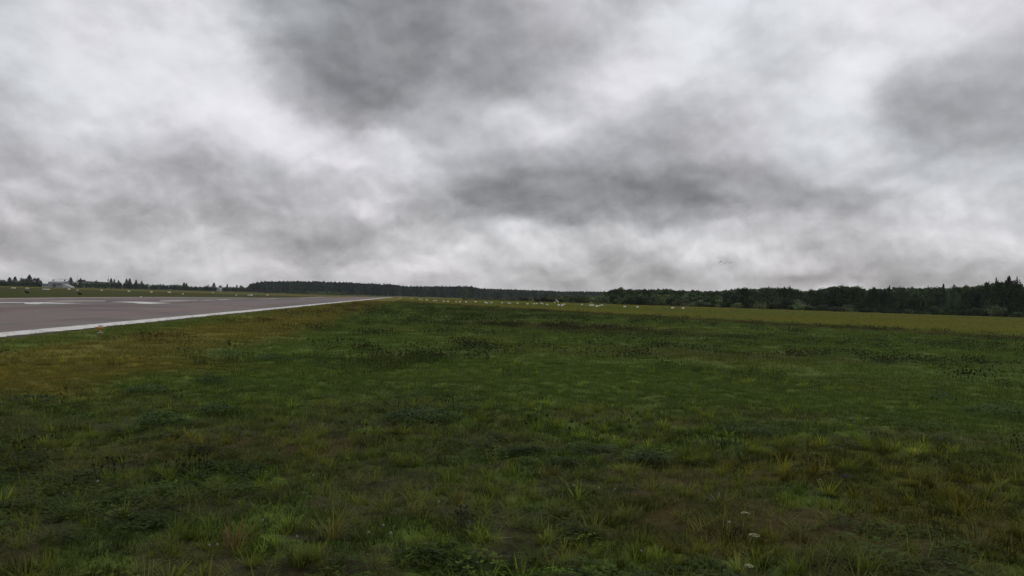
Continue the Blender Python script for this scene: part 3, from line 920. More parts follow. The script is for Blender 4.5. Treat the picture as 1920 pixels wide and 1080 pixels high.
# ------------------------------------------------------------------ trees
def leaf_mat(name, col, var=0.35, trans=0.15):
    m, t, b = new_mat(name)
    oi = t.nodes.new('ShaderNodeObjectInfo'); vc = t.nodes.new('ShaderNodeAttribute'); vc.attribute_name = 'bc'
    g = t.nodes.new('ShaderNodeNewGeometry')
    k = tmath(t, 'MULTIPLY_ADD', oi.outputs['Random'], var, 1 - var / 2)
    n = tnoise(t, g.outputs['Position'], 0.25, 3, 0.6)
    k = tmath(t, 'MULTIPLY', k, tmath(t, 'MULTIPLY_ADD', n, 0.9, 0.55))
    n_b = tnoise(t, g.outputs['Position'], 0.045, 3, 0.6)
    k = tmath(t, 'MULTIPLY', k, tmath(t, 'MAXIMUM', tmath(t, 'MULTIPLY_ADD', tmath(t, 'SUBTRACT', n_b, 0.5), 3.2, 1.1), 0.35))
    mul = t.nodes.new('ShaderNodeMix'); mul.data_type = 'RGBA'; mul.blend_type = 'MULTIPLY'; mul.inputs[0].default_value = 1
    mul.inputs[6].default_value = col + (1,); t.links.new(vc.outputs['Color'], mul.inputs[7])
    sc_ = t.nodes.new('ShaderNodeVectorMath'); sc_.operation = 'SCALE'
    t.links.new(mul.outputs[2], sc_.inputs[0]); t.links.new(k, sc_.inputs['Scale'])
    hs = t.nodes.new('ShaderNodeHueSaturation')
    t.links.new(tmath(t, 'MULTIPLY_ADD', oi.outputs['Random'], 0.04, 0.48), hs.inputs['Hue']); t.links.new(sc_.outputs[0], hs.inputs['Color'])
    t.links.new(hs.outputs[0], b.inputs['Base Color'])
    b.inputs['Roughness'].default_value = 0.7; b.inputs['Specular IOR Level'].default_value = 0.15
    tl = t.nodes.new('ShaderNodeBsdfTranslucent'); t.links.new(hs.outputs[0], tl.inputs[0])
    ms = t.nodes.new('ShaderNodeMixShader'); ms.inputs[0].default_value = trans
    t.links.new(b.outputs[0], ms.inputs[1]); t.links.new(tl.outputs[0], ms.inputs[2])
    t.links.new(ms.outputs[0], t.nodes['Material Output'].inputs[0])
    return m


LEAF = leaf_mat('broad_leaves', (0.040, 0.058, 0.022), 0.9)
WILLOW = leaf_mat('willow_leaves', (0.095, 0.125, 0.055), 0.6)
NEEDLE = leaf_mat('needles', (0.030, 0.046, 0.028), 0.8, 0.05)
BARK = plain('bark', (0.045, 0.038, 0.030), 0.9, 0.3)
BIRCHB = plain('birch_bark', (0.36, 0.35, 0.32), 0.8, 0.4, 8)

G_ = np.random.default_rng(5)


def quads(cent, size, nrm_bias=None, flat=0.0):
    """leaf clumps: one small quad at each centre, turned at random"""
    n = len(cent)
    a = G_.normal(size=(n, 3)); a /= np.linalg.norm(a, axis=1, keepdims=True)
    a[:, 2] *= (1 - flat); a /= np.linalg.norm(a, axis=1, keepdims=True)
    b = G_.normal(size=(n, 3)); b -= (b * a).sum(1, keepdims=True) * a; b /= np.linalg.norm(b, axis=1, keepdims=True)
    sz = (size * G_.uniform(0.6, 1.3, n))[:, None]
    p = np.stack([cent - a * sz * 0.5, cent + b * sz * 0.42 + a * sz * .05, cent + a * sz * 0.6, cent - b * sz * 0.42], 1)
    return p.reshape(-1, 3)


def leaf_mesh(name, cent, size, mat, shade, flat=0.0):
    v = quads(cent, size, flat=flat)
    f = np.arange(len(v)).reshape(-1, 4)
    me = mesh(name, v, f, mat)
    a = me.color_attributes.new('bc', 'FLOAT_COLOR', 'POINT')
    c = np.repeat(shade, 4)[:, None] * np.ones((1, 3))
    a.data.foreach_set('color', np.concatenate([c, np.ones((len(c), 1))], 1).astype(np.float32).ravel())
    return me


def lobed(n, lobes, fill=0.25):
    cs = []; sh = []
    wts = np.array([l[3] ** 2 for l in lobes]); wts = wts / wts.sum()
    for (x, y, z, r, fz), w in zip(lobes, wts):
        k = max(26, int(n * w))
        d = G_.normal(size=(k, 3)); d /= np.linalg.norm(d, axis=1, keepdims=True)
        rr = np.where(G_.random(k) < fill, G_.uniform(0.2, 0.8, k), G_.normal(0.95, 0.09, k))[:, None]
        p = d * rr * r * np.array((1, 1, fz)) + np.array((x, y, z))
        cs.append(p); sh.append(np.full(k, G_.uniform(0.55, 1.7)) * G_.uniform(0.75, 1.3, k))
    c = np.concatenate(cs); s_ = np.concatenate(sh); c[:, 2] /= np.percentile(c[:, 2], 99.6); k = c[:, 2] > 0.01
    return c[k], s_[k]


def broad_crown(seed, n=2600):
    """unit height, about 0.8 wide, foliage down to the ground like a wood's edge"""
    L = [(0, 0, 0.5, 0.20, 1.6)]
    for i in range(20):
        z = G_.uniform(0.10, 0.90); env = 0.34 * math.sin(math.pi * min(1, (z + 0.18) / 1.12)) ** 0.7
        a = G_.uniform(0, 6.28); q_ = env * G_.uniform(0.45, 0.85); r = G_.uniform(0.085, 0.15)
        L.append((q_ * math.cos(a), q_ * math.sin(a), min(z, 0.98 - r), r, G_.uniform(0.8, 1.2)))
    for i in range(3):
        a = G_.uniform(0, 6.28); L.append((0.10 * math.cos(a), 0.10 * math.sin(a), G_.uniform(0.82, 0.92), G_.uniform(0.05, 0.10), 1.2))
    c, s_ = lobed(n, L)
    return leaf_mesh('crown', c, 0.040, LEAF, s_)


def poplar_crown(seed, n=2400):
    """ragged crown with upright spires"""
    L = [(0, 0, 0.42, 0.19, 1.9)]
    for i in range(16):
        z = G_.uniform(0.12, 0.7); a = G_.uniform(0, 6.28); q_ = G_.uniform(0.08, 0.24)
        L.append((q_ * math.cos(a), q_ * math.sin(a), z, G_.uniform(0.07, 0.12), 1.5))
    for i in range(9):
        a = G_.uniform(0, 6.28); q_ = G_.uniform(0.02, 0.26); top = 1.0 - q_ * 1.1 - G_.uniform(0, 0.12) * (i > 0)
        for j in range(4):
            L.append((q_ * math.cos(a), q_ * math.sin(a), top - 0.05 - 0.06 * j, 0.022 + 0.014 * j, 1.8))
    c, s_ = lobed(n, L)
    return leaf_mesh('crown', c, 0.036, LEAF, s_)


def spruce_crown(seed, n=1500):
    z = 0.06 + 0.94 * G_.random(n) ** 0.85
    tier = 0.75 + 0.25 * np.abs(np.sin(z * 34 + G_.uniform(0, 6)))
    R0 = (0.20 * (1 - z) ** 0.85 + 0.008) * tier
    a = G_.uniform(0, 6.283, n); r = R0 * np.where(G_.random(n) < 0.3, G_.random(n), G_.uniform(0.75, 1.05, n))
    r *= 1 + 0.25 * np.sin(a * 5 + z * 20)
    c = np.stack([r * np.cos(a), r * np.sin(a), z - r * 0.25], 1)
    c = np.concatenate([c, np.stack([np.zeros(8), np.zeros(8), np.linspace(0.93, 1.0, 8)], 1)])
    return leaf_mesh('crown', c, 0.040, NEEDLE, G_.uniform(0.7, 1.3, len(c)), 0.3)


def pine_crown(seed, n=1300):
    """Scots pine: bare lower trunk, clumpy irregular head; lower tufts of its undergrowth side"""
    L = []
    for i in range(15):
        z = G_.uniform(0.34, 0.93); w = 0.20 * (1 - abs(z - 0.62) / 0.45) + 0.03
        a = G_.uniform(0, 6.28); q_ = w * G_.uniform(0.3, 1.0)
        L.append((q_ * math.cos(a), q_ * math.sin(a), z, G_.uniform(0.045, 0.085), 0.75))
    L.append((0, 0, 0.95, 0.05, 1.0))
    for i in range(7):
        a = G_.uniform(0, 6.28); q_ = G_.uniform(0, 0.15)
        L.append((q_ * math.cos(a), q_ * math.sin(a), G_.uniform(0.08, 0.36), G_.uniform(0.06, 0.1), 1.3))
    c, s_ = lobed(n, L)
    return leaf_mesh('crown', c, 0.045, NEEDLE, s_, 0.2)


def bush_crown(seed, n=1500, mat=None, flat=1.0):
    L = [(0, 0, 0.35, 0.36, 0.9)]
    for i in range(13):
        a = G_.uniform(0, 6.28); q_ = G_.uniform(0.1, 0.55); z = G_.uniform(0.15, 0.78) * (1 - 0.5 * q_)
        L.append((q_ * math.cos(a), q_ * math.sin(a), z, G_.uniform(0.14, 0.26), 0.9))
    c, s_ = lobed(n, L)
    return leaf_mesh('foliage', c, 0.085, mat or WILLOW, s_)


def trunk_mesh(kind, mat):
    B = MB(); wob = lambda: G_.uniform(-0.012, 0.012)
    h = {'broad': 0.8, 'pine': 0.95, 'spruce': 0.96, 'bush': 0.5}[kind]
    pts = [(wob() * (j > 0), wob() * (j > 0), h * j / 5) for j in range(6)]
    B.tube([(p[0], p[1], p[2] - 0.02) for p in pts], [0.022 * (1 - 0.17 * j) for j in range(6)], 7)
    if kind in ('broad', 'pine', 'bush'):
        for i in range(7):
            z = G_.uniform(0.25, 0.75) * h; a = G_.uniform(0, 6.28); L = G_.uniform(0.10, 0.24)
            B.tube([(0, 0, z), (L * .5 * math.cos(a), L * .5 * math.sin(a), z + L * .45), (L * math.cos(a), L * math.sin(a), z + L * 1.1)], [0.009, 0.006, 0.003], 5)
    return B.mesh('trunk', mat, True)


BROAD = [(broad_crown(i), trunk_mesh('broad', BARK)) for i in range(8)]
POPLAR = [(poplar_crown(i), trunk_mesh('broad', BARK)) for i in range(4)]
SPRUCE = [(spruce_crown(i), trunk_mesh('spruce', BARK)) for i in range(5)]
PINE = [(pine_crown(i), trunk_mesh('pine', BARK)) for i in range(8)]
BUSH = [(bush_crown(i), trunk_mesh('bush', BARK)) for i in range(6)]
DBUSH = [(bush_crown(i, 1500, LEAF), trunk_mesh('bush', BARK)) for i in range(4)]


def hz_y(px): return 526 + 0.031 * px


def top_z(px, py, dist): return CAMH + (hz_y(px) - py) / F * dist


def tree(px, py, dist, wpx, lib, name, label, cat, group, hmin=0.5):
    """a tree whose tip reaches the photo height py when it stands dist metres away"""
    x, y = at_dist(px, dist); g = float(height(x, y, False)) - 0.05
    h = max(hmin, top_z(px, py, y) - g)
    w = wpx / F * y * (1.35 if lib is SPRUCE else 1.0)
    base_w = {id(BROAD): 0.72, id(POPLAR): 0.6, id(SPRUCE): 0.38, id(PINE): 0.42, id(BUSH): 1.3, id(DBUSH): 1.3}[id(lib)]
    cr_, tk = lib[int(G_.integers(len(lib)))]
    k = w / base_w
    o = empty(name, (x, y, g), float(G_.uniform(0, 6.28)), (k, k, h), label, cat, group)
    link('foliage' if lib in (BUSH, DBUSH) else 'crown', cr_, o); link('trunk' if lib not in (BUSH, DBUSH) else 'stem', tk, o)
    return o


# far pine wood behind the end of the runway
fx = [455, 462, 470, 490, 520, 600, 650, 700, 740, 760, 800, 860, 884, 900, 940, 1000, 1060, 1100, 1140, 1200, 1340]
fy = [545, 540, 531, 527.5, 526.5, 527, 529, 531, 533, 536, 536.3, 536, 537, 540, 541.5, 543.5, 546, 546, 546, 547, 549]


def zone_far(px):
    for lim, t_ in ((560, 'near the left end of the wood'), (640, 'left of the runway end'), (720, 'just left of the runway end'), (790, 'straight behind the runway end'), (860, 'behind the first white markers'),
                    (930, 'around the leafy rise'), (1000, 'left of the windsock'), (1080, 'over the windsock'), (1150, 'left of the first high tops')):
        if px < lim: return t_
    return 'seen over the willow belt'


p = 462.0
while p < 1330:
    y_ = float(np.interp(p, fx, fy)) + abs(G_.normal(0, 1.1)) - 0.5
    lb = 'dark far-off pine, ' + zone_far(p)
    tree(p, y_, G_.uniform(930, 1010), G_.uniform(7.5, 11.5), PINE if p > 480 else BROAD, 'pine_tree' if p > 480 else 'broadleaf_tree',
         lb if p > 480 else 'leafy tree closing the left end of the far wood', 'tree', 'pines of the far wood' if p > 480 else 'leafy trees at the end of the far wood')
    p += G_.uniform(5.0, 8.2)
for px_, py_ in ((466, 536), (474, 531.5), (872, 535.5), (884, 536)):
    tree(px_, py_, 915, 16, BROAD, 'broadleaf_tree', 'leafy tree closing the left end of the far wood' if px_ < 600 else 'rounded leafy tree standing slightly above the far pines right of the runway', 'tree',
         'leafy trees at the end of the far wood' if px_ < 600 else 'leafy trees among the far pines')


def wood_mass(name, label, pxs, d0, d1, ytop, mat, n, size, gfun=None):
    px_ = G_.uniform(pxs[0], pxs[1], n); D = G_.uniform(d0, d1, n)
    az_ = (px_ - 960) / F
    X_ = D * az_; Y_ = D
    g = height(X_, Y_, False)
    top = CAMH + (526 + 0.031 * px_ - ytop(px_)) / F * D + (fbm(X_ * 0.11, Y_ * 0.11, 3) - 0.7) * 3.0
    u = G_.random(n) ** 0.7
    Z_ = g + 0.2 + u * np.maximum(top - g - 0.2, 0.5)
    me = leaf_mesh(name, np.stack([X_, Y_, Z_], 1), size, mat, G_.uniform(0.7, 1.2, n))
    o = link(name, me); tag(o, label, 'woodland', kind='stuff'); return o


wood_mass('far_woodland', 'dark depth of the far pine wood behind its front row', (464, 1420), 1015, 1120, lambda q_: np.interp(q_, fx, fy) + 1.2, NEEDLE, 44000, 2.6)

# leafy wood on the right
rx_ = [1000, 1130, 1150, 1160, 1180, 1220, 1250, 1290, 1330, 1360, 1395, 1430, 1480, 1500, 1540, 1560, 1600, 1620, 1660, 1700, 1725, 1750, 1775, 1800, 1840, 1870, 1900, 1912, 1930, 2080]
ry_ = [549, 547, 542, 539, 541, 543, 541, 545, 545, 544, 540, 539, 539, 544, 541, 538, 536, 541.5, 541, 538, 539, 537, 539, 536, 535, 530, 528, 534, 537, 535]


def zone_right(px):
    for lim, t_ in ((1300, 'behind the last white markers'), (1400, 'left of the slim pale bush'), (1500, 'right of the slim pale bush'), (1620, 'around the broadest dome'), (1750, 'left of the taller spruce tip'), (1850, 'right of the taller spruce tip')):
        if px < lim: return t_
    return 'beside the tall spiky tree'


for row, (d0, dd, stp, lo) in enumerate(((268, 5, 23, 0.0), (281, 6, 25, 0.0), (264, 4, 33, 7.0))):
    p = 1142.0 + 9 * row
    while p < 2060:
        y_ = float(np.interp(p, rx_, ry_)) + abs(G_.normal(0, 1.3)) + lo
        if row == 2 and p < 1480: p += 30; continue
        tree(p, y_, G_.uniform(d0, d0 + dd), G_.uniform(24, 38), BROAD if G_.random() < 0.8 else POPLAR, 'broadleaf_tree',
             ('dark tree of the right-hand wood, ' if row != 2 else 'lower tree before the right-hand wood, ') + zone_right(p), 'tree', 'trees of the right-hand wood')
        p += G_.uniform(0.75, 1.3) * stp
SPEC = [(1166, 539, 262, 30, BROAD, 'round-headed dark tree, first high top of the right-hand wood behind the markers'),
        (1396, 539.5, 262, 26, BROAD, 'dark tree with a small pointed head above the pale bush of the hay field'),
        (1437, 538.5, 262, 34, BROAD, 'broad dome-shaped tree right of the pale bush in the hay field'),
        (1478, 537.5, 262, 20, BROAD, 'narrow round-topped tree between two dips of the right-hand treeline'),
        (1575, 535.5, 262, 44, BROAD, 'broadest dark dome of the right-hand treeline'),
        (1604, 536.5, 262, 34, BROAD, 'dark dome joined to the right of the broadest one'),
        (1637, 539, 262, 22, BROAD, 'small dome in the dip right of the broadest one'),
        (1667, 535.5, 260, 9, SPRUCE, 'small spruce tip poking out of the leafy wood above the hay field'),
        (1768, 532, 260, 12, SPRUCE, 'taller spruce tip with a bare top left of the tall spiky tree'),
        (1788, 535, 260, 24, BROAD, 'dark tree standing right of the taller spruce tip'),
        (1812, 535.5, 260, 30, BROAD, 'rounded dark tree between the spruce tip and the tall spiky tree'),
        (1852, 530, 258, 34, POPLAR, 'ragged tree leaning against the left side of the tall spiky tree'),
        (1888, 519.5, 256, 50, POPLAR, 'tall spiky tree, the highest of the right-hand wood'),
        (1868, 523.5, 257, 26, POPLAR, 'second spiky top just left of the highest tree'),
        (1905, 521, 257, 22, POPLAR, 'narrow spiky top just right of the highest tree'),
        (1928, 535, 256, 34, BROAD, 'dark tree at the right edge of the photo, behind the hay field')]
for (a_, b_, c_, d_, l_, t_) in SPEC:
    tree(a_, b_, c_, d_, l_, 'spruce_tree' if l_ is SPRUCE else 'broadleaf_tree', t_, 'tree', 'trees of the right-hand wood')
wood_mass('right_woodland', 'dark interior of the leafy wood behind its front trees', (1140, 2080), 285, 330, lambda q_: np.interp(q_, rx_, ry_) + 2.6, LEAF, 46000, 1.7)

# willow belt, then the paler bushes at the edge of the field
wx = [880, 940, 1000, 1060, 1120, 1200, 1300, 1400, 1480, 1520]
wy = [560, 559, 556, 552.5, 553.5, 552, 552.5, 554, 558, 564]
p = 1035.0
while p < 1500:
    tree(p, float(np.interp(p, wx, wy)) + G_.uniform(-0.6, 1.5), G_.uniform(256, 262), G_.uniform(32, 46), BUSH if G_.random() < 0.6 else DBUSH, 'willow_bush', 'large willow in the belt ' + ('left of' if p < 1140 else 'below') + ' the first high tops', 'bush', 'willows of the field edge')
    p += G_.uniform(17, 26)
p = 872.0
while p < 1055:
    tree(p, float(np.interp(p, wx, wy)) + G_.uniform(-1, 2.5), G_.uniform(256, 300), G_.uniform(13, 24), BUSH if G_.random() < 0.5 else DBUSH, 'field_bush', 'low bush between the white markers and far pine wood', 'bush', 'bushes behind the markers')
    p += G_.uniform(8, 14)
p = 1490.0
while p < 2050:
    tree(p, G_.uniform(568, 577) + (p - 1490) * 0.02, G_.uniform(246, 252), G_.uniform(22, 40), DBUSH, 'field_bush', 'dark low bush along the foot of the right-hand wood', 'bush', 'bushes at the foot of the right-hand wood')
    p += G_.uniform(18, 34)
for (a_, b_, w_, t_) in ((1063, 563.5, 14, 'pale round bush just right of the windsock'), (1076, 563, 10, 'small pale bush second to the right of the windsock'), (1124, 561, 10, 'pale thin bush behind the last dense cluster of markers'),
                        (1160, 556, 22, 'pale bush on the left shoulder of the willow belt'), (1270, 562.5, 22, 'round pale bush behind the second marker from the right'), (1310, 563, 44, 'wide rounded green bush right of the last white marker'),
                        (1345, 570, 16, 'small low bush right of the wide rounded green one'), (1382, 567.5, 26, 'grey-green bush left of the slim pale one'), (1418, 564.5, 10, 'slim pale silvery bush standing out at the foot of the wood'),
                        (1432, 566, 18, 'dark bush touching the slim pale silvery one'), (1500, 567, 30, 'greyish bush where the dark wood begins'), (1595, 571, 26, 'greyish bush in front of the broadest dark dome'),
                        (1870, 573, 40, 'grey-green bush in front of the tall spiky tree')):
    tree(a_, b_, 244, w_, BUSH, 'field_bush', t_, 'bush', 'paler bushes at the edge of the hay field')
p = 485.0
while p < 655:
    tree(p, 544.5 + (p - 485) * 0.016 + G_.uniform(-0.6, 0.8), G_.uniform(820, 880), G_.uniform(12, 20), DBUSH if p < 560 else BUSH, 'field_bush', 'green bush at the foot of the far pine wood', 'bush', 'bushes at the foot of the far pine wood')
    p += G_.uniform(8, 13)


def dl(px): return 620 + max(0, px) * 0.65


# trees and hedges on the left horizon
LEFT = [(-70, 521, 40, BROAD, ''), (-35, 524, 40, BROAD, ''), (-8, 521, 22, BROAD, 'leafy tree cut by the left edge of the photo'), (6, 524.5, 24, BROAD, 'flat-topped tree in the first clump at the far left'),
        (18, 520, 12, SPRUCE, 'first spruce from the left, in the far left clump'), (28, 518.5, 12, SPRUCE, 'second spruce from the left, in the far left clump'), (41, 521, 12, BROAD, 'narrow leafy tree left of the tallest spruce in the far left clump'),
        (55, 515.2, 15, SPRUCE, 'tallest spruce of the far left clump'), (48, 522.5, 22, BROAD, 'leafy tree under the tallest spruce of the far left clump'), (64, 521.5, 16, BROAD, 'leafy tree right of the tallest spruce of the far left clump'),
        (72, 521, 12, BROAD, 'last leafy tree before the white works'), (76, 526.5, 8, BROAD, 'low leafy tree leaning over the white works'), (24, 527, 40, BROAD, 'broad low tree filling the middle of the far left clump'), 
        (132.5, 520, 12, SPRUCE, 'dark spruce just right of the white works'), (129, 527, 8, BROAD, 'small leafy tree at the right end of the white works'), (151, 521, 7, SPRUCE, 'thin spruce beside the left mast'),
        (181, 525.5, 9, BROAD, 'small leafy tree breaking the long white hall'), (208, 521.5, 9, SPRUCE, 'spruce at the right end of the long white hall'), (214, 523.5, 7, SPRUCE, 'lower spruce paired right of the one ending the white hall'),
        (222, 525, 7, SPRUCE, 'short spruce alone between two pairs'), (237, 522.5, 9, SPRUCE, 'left spruce of the dark group before the thinning hedge'), (243, 522, 10, SPRUCE, 'right spruce of the dark group before the thinning hedge'),
        (255, 524.5, 8, SPRUCE, 'slim spruce, first after the dark group'), (265.5, 526.5, 7, SPRUCE, 'slim spruce, second after the dark group'), (301, 532, 5, SPRUCE, 'tiny paired spruce tips above the low hedge'),
        (306, 532.5, 5, SPRUCE, 'tiny right spruce tip above the low hedge'), (345, 529.5, 9, SPRUCE, 'left spruce of the pair in the middle of the hedge'), (349.5, 530.5, 7, SPRUCE, 'right spruce of the pair in the middle of the hedge'),
        (386, 535, 8, BROAD, 'small leafy tree left of the lone bushy spruce'), (390, 533.5, 5, SPRUCE, 'small spruce tip left of the lone bushy spruce'), (401, 529.5, 9, SPRUCE, 'lone bushy spruce above the white cottage'),
        (413, 535, 12, BROAD, 'round tree over the white cottage'), (426, 532.5, 6, SPRUCE, 'slim spruce right of the white cottage'), (444, 534, 6, SPRUCE, 'little spruce beside the round tree before the far wood'),
        (453, 535, 13, BROAD, 'round tree just before the far pine wood')]
for (a_, b_, w_, l_, t_) in LEFT:
    if not t_: t_ = 'leafy tree of the far left clump'
    tree(a_, b_, dl(a_), w_, l_, 'spruce_tree' if l_ is SPRUCE else 'broadleaf_tree', t_, 'tree', 'trees on the left horizon')
hx = [-150, 0, 60, 78, 79, 128, 132, 150, 200, 240, 262, 290, 345, 400, 455, 470]
hy = [527, 527, 528, 530, 536, 536, 529, 529.5, 530, 529.5, 531, 533.5, 536, 538, 538.5, 540]
p = -140.0
while p < 468:
    if 79 < p < 127: p = 127.5; continue
    lb = 'dark hedge bush ' + ('left of the white works' if p < 80 else 'along the long white hall' if p < 235 else 'between the white hall and the white cottage' if p < 400 else 'near the white cottage')
    tree(p, float(np.interp(p, hx, hy)) + G_.uniform(-0.8, 0.8), dl(p) - 25, G_.uniform(9, 16), DBUSH, 'hedge_bush', lb, 'bush', 'hedge bushes on the left horizon')
    p += G_.uniform(5, 8.5)
tree(55, 531.5, 430, 15, DBUSH, 'field_bush', 'single black-looking bush standing in the field before the far left clump', 'bush', None)

# ------------------------------------------------------------------ buildings on the left horizon
WALLW = plain('white_wall', (0.42, 0.43, 0.44), 0.7, 0.08)
WALLG = plain('grey_wall', (0.27, 0.28, 0.30), 0.7, 0.1)
ROOFD = plain('dark_roof', (0.09, 0.09, 0.10), 0.7, 0.2)
ROOFL = plain('light_roof', (0.36, 0.37, 0.38), 0.5, 0.1)
GLASS = plain('window_glass', (0.03, 0.04, 0.05), 0.15, 0.1)
STEEL = plain('galvanised_steel', (0.33, 0.34, 0.35), 0.5, 0.1, metal=0.3)


def place(px, dist):
    x, y = at_dist(px, dist); return x, y, float(height(x, y, False))


def bpart(name, mb, m, par): return link(name, mb.mesh(name, m), par)


# white works: hall, wings, ramp, gantry
x, y, g = place(104, 640)
wk = empty('works_building', (x, y, g), 0.02, 1, 'pale industrial works with a grey hall and white wings beyond the field', 'building')
mpx = 640 / F
bpart('hall_wall', MB().box(-6, 5.2, 0, 12, 0, 4.3), WALLG, wk)
rf = bpart('roof', MB().add([(-6.4, -.4, 4.3), (5.6, -.4, 4.3), (5.6, 12.4, 4.3), (-6.4, 12.4, 4.3), (-6.4, 6, 5.6), (5.6, 6, 5.6)], [(0, 1, 5, 4), (2, 3, 4, 5), (0, 4, 3), (1, 2, 5), (0, 3, 2, 1)]), ROOFL, wk)
bpart('chimney', MB().box(-5.2, -4.6, 5, 5.6, 4.8, 6.6), ROOFD, rf); bpart('chimney', MB().box(4.2, 4.8, 5, 5.6, 4.8, 6.8), ROOFD, rf)
bpart('wing_wall', MB().box(-11.5, -6.003, 1, 8, 0, 2.6), WALLW, wk); bpart('wing_roof', MB().box(-11.8, -6.05, .7, 8.3, 2.6, 2.9), ROOFD, wk)
bpart('wing_wall', MB().add([(5.203, 1, 0), (12, 1, 0), (12, 7, 0), (5.203, 7, 0), (5.203, 1, 3.4), (12, 1, 1.0), (12, 7, 1.0), (5.203, 7, 3.4)], [(0, 1, 5, 4), (1, 2, 6, 5), (2, 3, 7, 6), (3, 0, 4, 7), (4, 5, 6, 7), (0, 3, 2, 1)]), WALLW, wk)
bpart('gate_door', MB().box(-2.2, 0.6, -.06, 0.0, 0, 3.2), ROOFD, wk)
for k in range(4):
    wdw = bpart('window', MB().box(1.2 + k * 0.95, 1.9 + k * 0.95, -.05, 0.0, 1.9, 2.9), GLASS, wk)
for k in range(3): bpart('window', MB().box(-10.9 + k * 1.6, -9.9 + k * 1.6, .95, 1.0, 1.1, 2.0), GLASS, wk)
gt_ = MB()
for xx in (-9, -4.5, 0, 4.2): gt_.box(xx, xx + .12, 14, 14.12, 0, 6.9)
gt_.box(-9.2, 4.6, 13.9, 14.2, 6.9, 7.15)
bpart('pipe_gantry', gt_, STEEL, wk)

# long white hall with a dark flat roof
x, y, g = place(174, 745)
hl = empty('long_hall', (x, y, g), -0.01, 1, 'long low white hall with a thin dark roof behind the spruces', 'building')
hw = 60 / F * 745 / 2
bpart('wall', MB().box(-hw, hw, 0, 16, 0, 5.6), WALLW, hl)
bpart('roof', MB().add([(-hw - .6, -.8, 5.6), (hw + .6, -.8, 5.0), (hw + .6, 16.5, 5.0), (-hw - .6, 16.5, 5.6), (-hw - .6, -.8, 6.4), (hw + .6, -.8, 5.8), (hw + .6, 16.5, 5.8), (-hw - .6, 16.5, 6.4)], [(0, 1, 5, 4), (1, 2, 6, 5), (2, 3, 7, 6), (3, 0, 4, 7), (4, 5, 6, 7), (0, 3, 2, 1)]), ROOFD, hl)
bpart('roof_cabin', MB().box(-hw + .2, -hw + 5, 1, 6, 6.4, 7.6), ROOFD, hl)
for k in range(9): bpart('window', MB().box(-hw + 2 + k * 3.2, -hw + 4 + k * 3.2, -.05, 0, 3.0, 4.2), GLASS, hl)
bpart('door', MB().box(hw - 4, hw - 1.5, -.05, 0, 0, 2.6), GLASS, hl)


def mast(px, py, dist, label, dish):
    x, y, g = place(px, dist); h = top_z(px, py, y) - g
    e_ = empty('mast', (x, y, g), 0.3, 1, label, 'mast')
    m_ = MB(); r = 0.22
    for a_ in range(3):
        c_, s_ = math.cos(a_ * 2.094), math.sin(a_ * 2.094)
        m_.tube([(r * c_, r * s_, 0), (r * .5 * c_, r * .5 * s_, h * .85)], [.05, .035], 5)
    for j in range(14):
        z0, z1 = h * .85 * j / 14, h * .85 * (j + 1) / 14
        for a_ in range(3):
            k0, k1 = 1 - .5 * j / 14, 1 - .5 * (j + 1) / 14
            m_.tube([(r * k0 * math.cos(a_ * 2.094), r * k0 * math.sin(a_ * 2.094), z0), (r * k1 * math.cos(a_ * 2.094 + 2.094), r * k1 * math.sin(a_ * 2.094 + 2.094), z1)], [.02, .02], 4)
    bpart('lattice', m_, STEEL, e_)
    bpart('antenna', MB().tube([(0, 0, h * .84), (0, 0, h)], [.05, .03], 6), STEEL, e_)
    if dish: bpart('antenna_panel', MB().box(-.5, .5, -.35, .35, h * .45, h * .6), STEEL, e_)


mast(144.5, 513, 735, 'thin lattice mast at the left end of the long white hall', False)
mast(202.6, 511, 735, 'thin mast with a boxy panel at the right end of the long white hall', True)


def house(px, ytop, dist, w, dep, label, wall, roof, hwall, cat='house', gable=True, rz=0.0):
    x, y, g = place(px, dist); h = top_z(px, ytop, y) - g
    e_ = empty('house' if cat == 'house' else 'barn', (x, y, g), rz, 1, label, cat)
    hw_ = w / 2; hwall = h * hwall
    bpart('wall', MB().add([(-hw_, 0, 0), (hw_, 0, 0), (hw_, dep, 0), (-hw_, dep, 0), (-hw_, 0, hwall), (hw_, 0, hwall), (hw_, dep, hwall), (-hw_, dep, hwall), (0, 0, h - .15), (0, dep, h - .15)],
                        [(0, 1, 5, 8, 4), (2, 3, 7, 9, 6), (1, 2, 6, 5), (3, 0, 4, 7)]), wall, e_)
    r_ = bpart('roof', MB().add([(-hw_ - .3, -.3, hwall - .1), (0, -.3, h), (hw_ + .3, -.3, hwall - .1), (-hw_ - .3, dep + .3, hwall - .1), (0, dep + .3, h), (hw_ + .3, dep + .3, hwall - .1)], [(0, 1, 4, 3), (1, 2, 5, 4)]), roof, e_)
    md = r_.modifiers.new('thick', 'SOLIDIFY'); md.thickness = .15; md.offset = 1
    bpart('chimney', MB().box(.3, .8, dep * .5, dep * .5 + .5, h - .6, h + .5), ROOFD, r_)
    for sx in (-.55, .25): bpart('window', MB().box(hw_ * sx, hw_ * sx + w * .14, -.05, 0, hwall * .4, hwall * .75), GLASS, e_)
    bpart('door', MB().box(-w * .06, w * .06, -.06, 0, 0, 2.0), ROOFD, e_)
    return e_


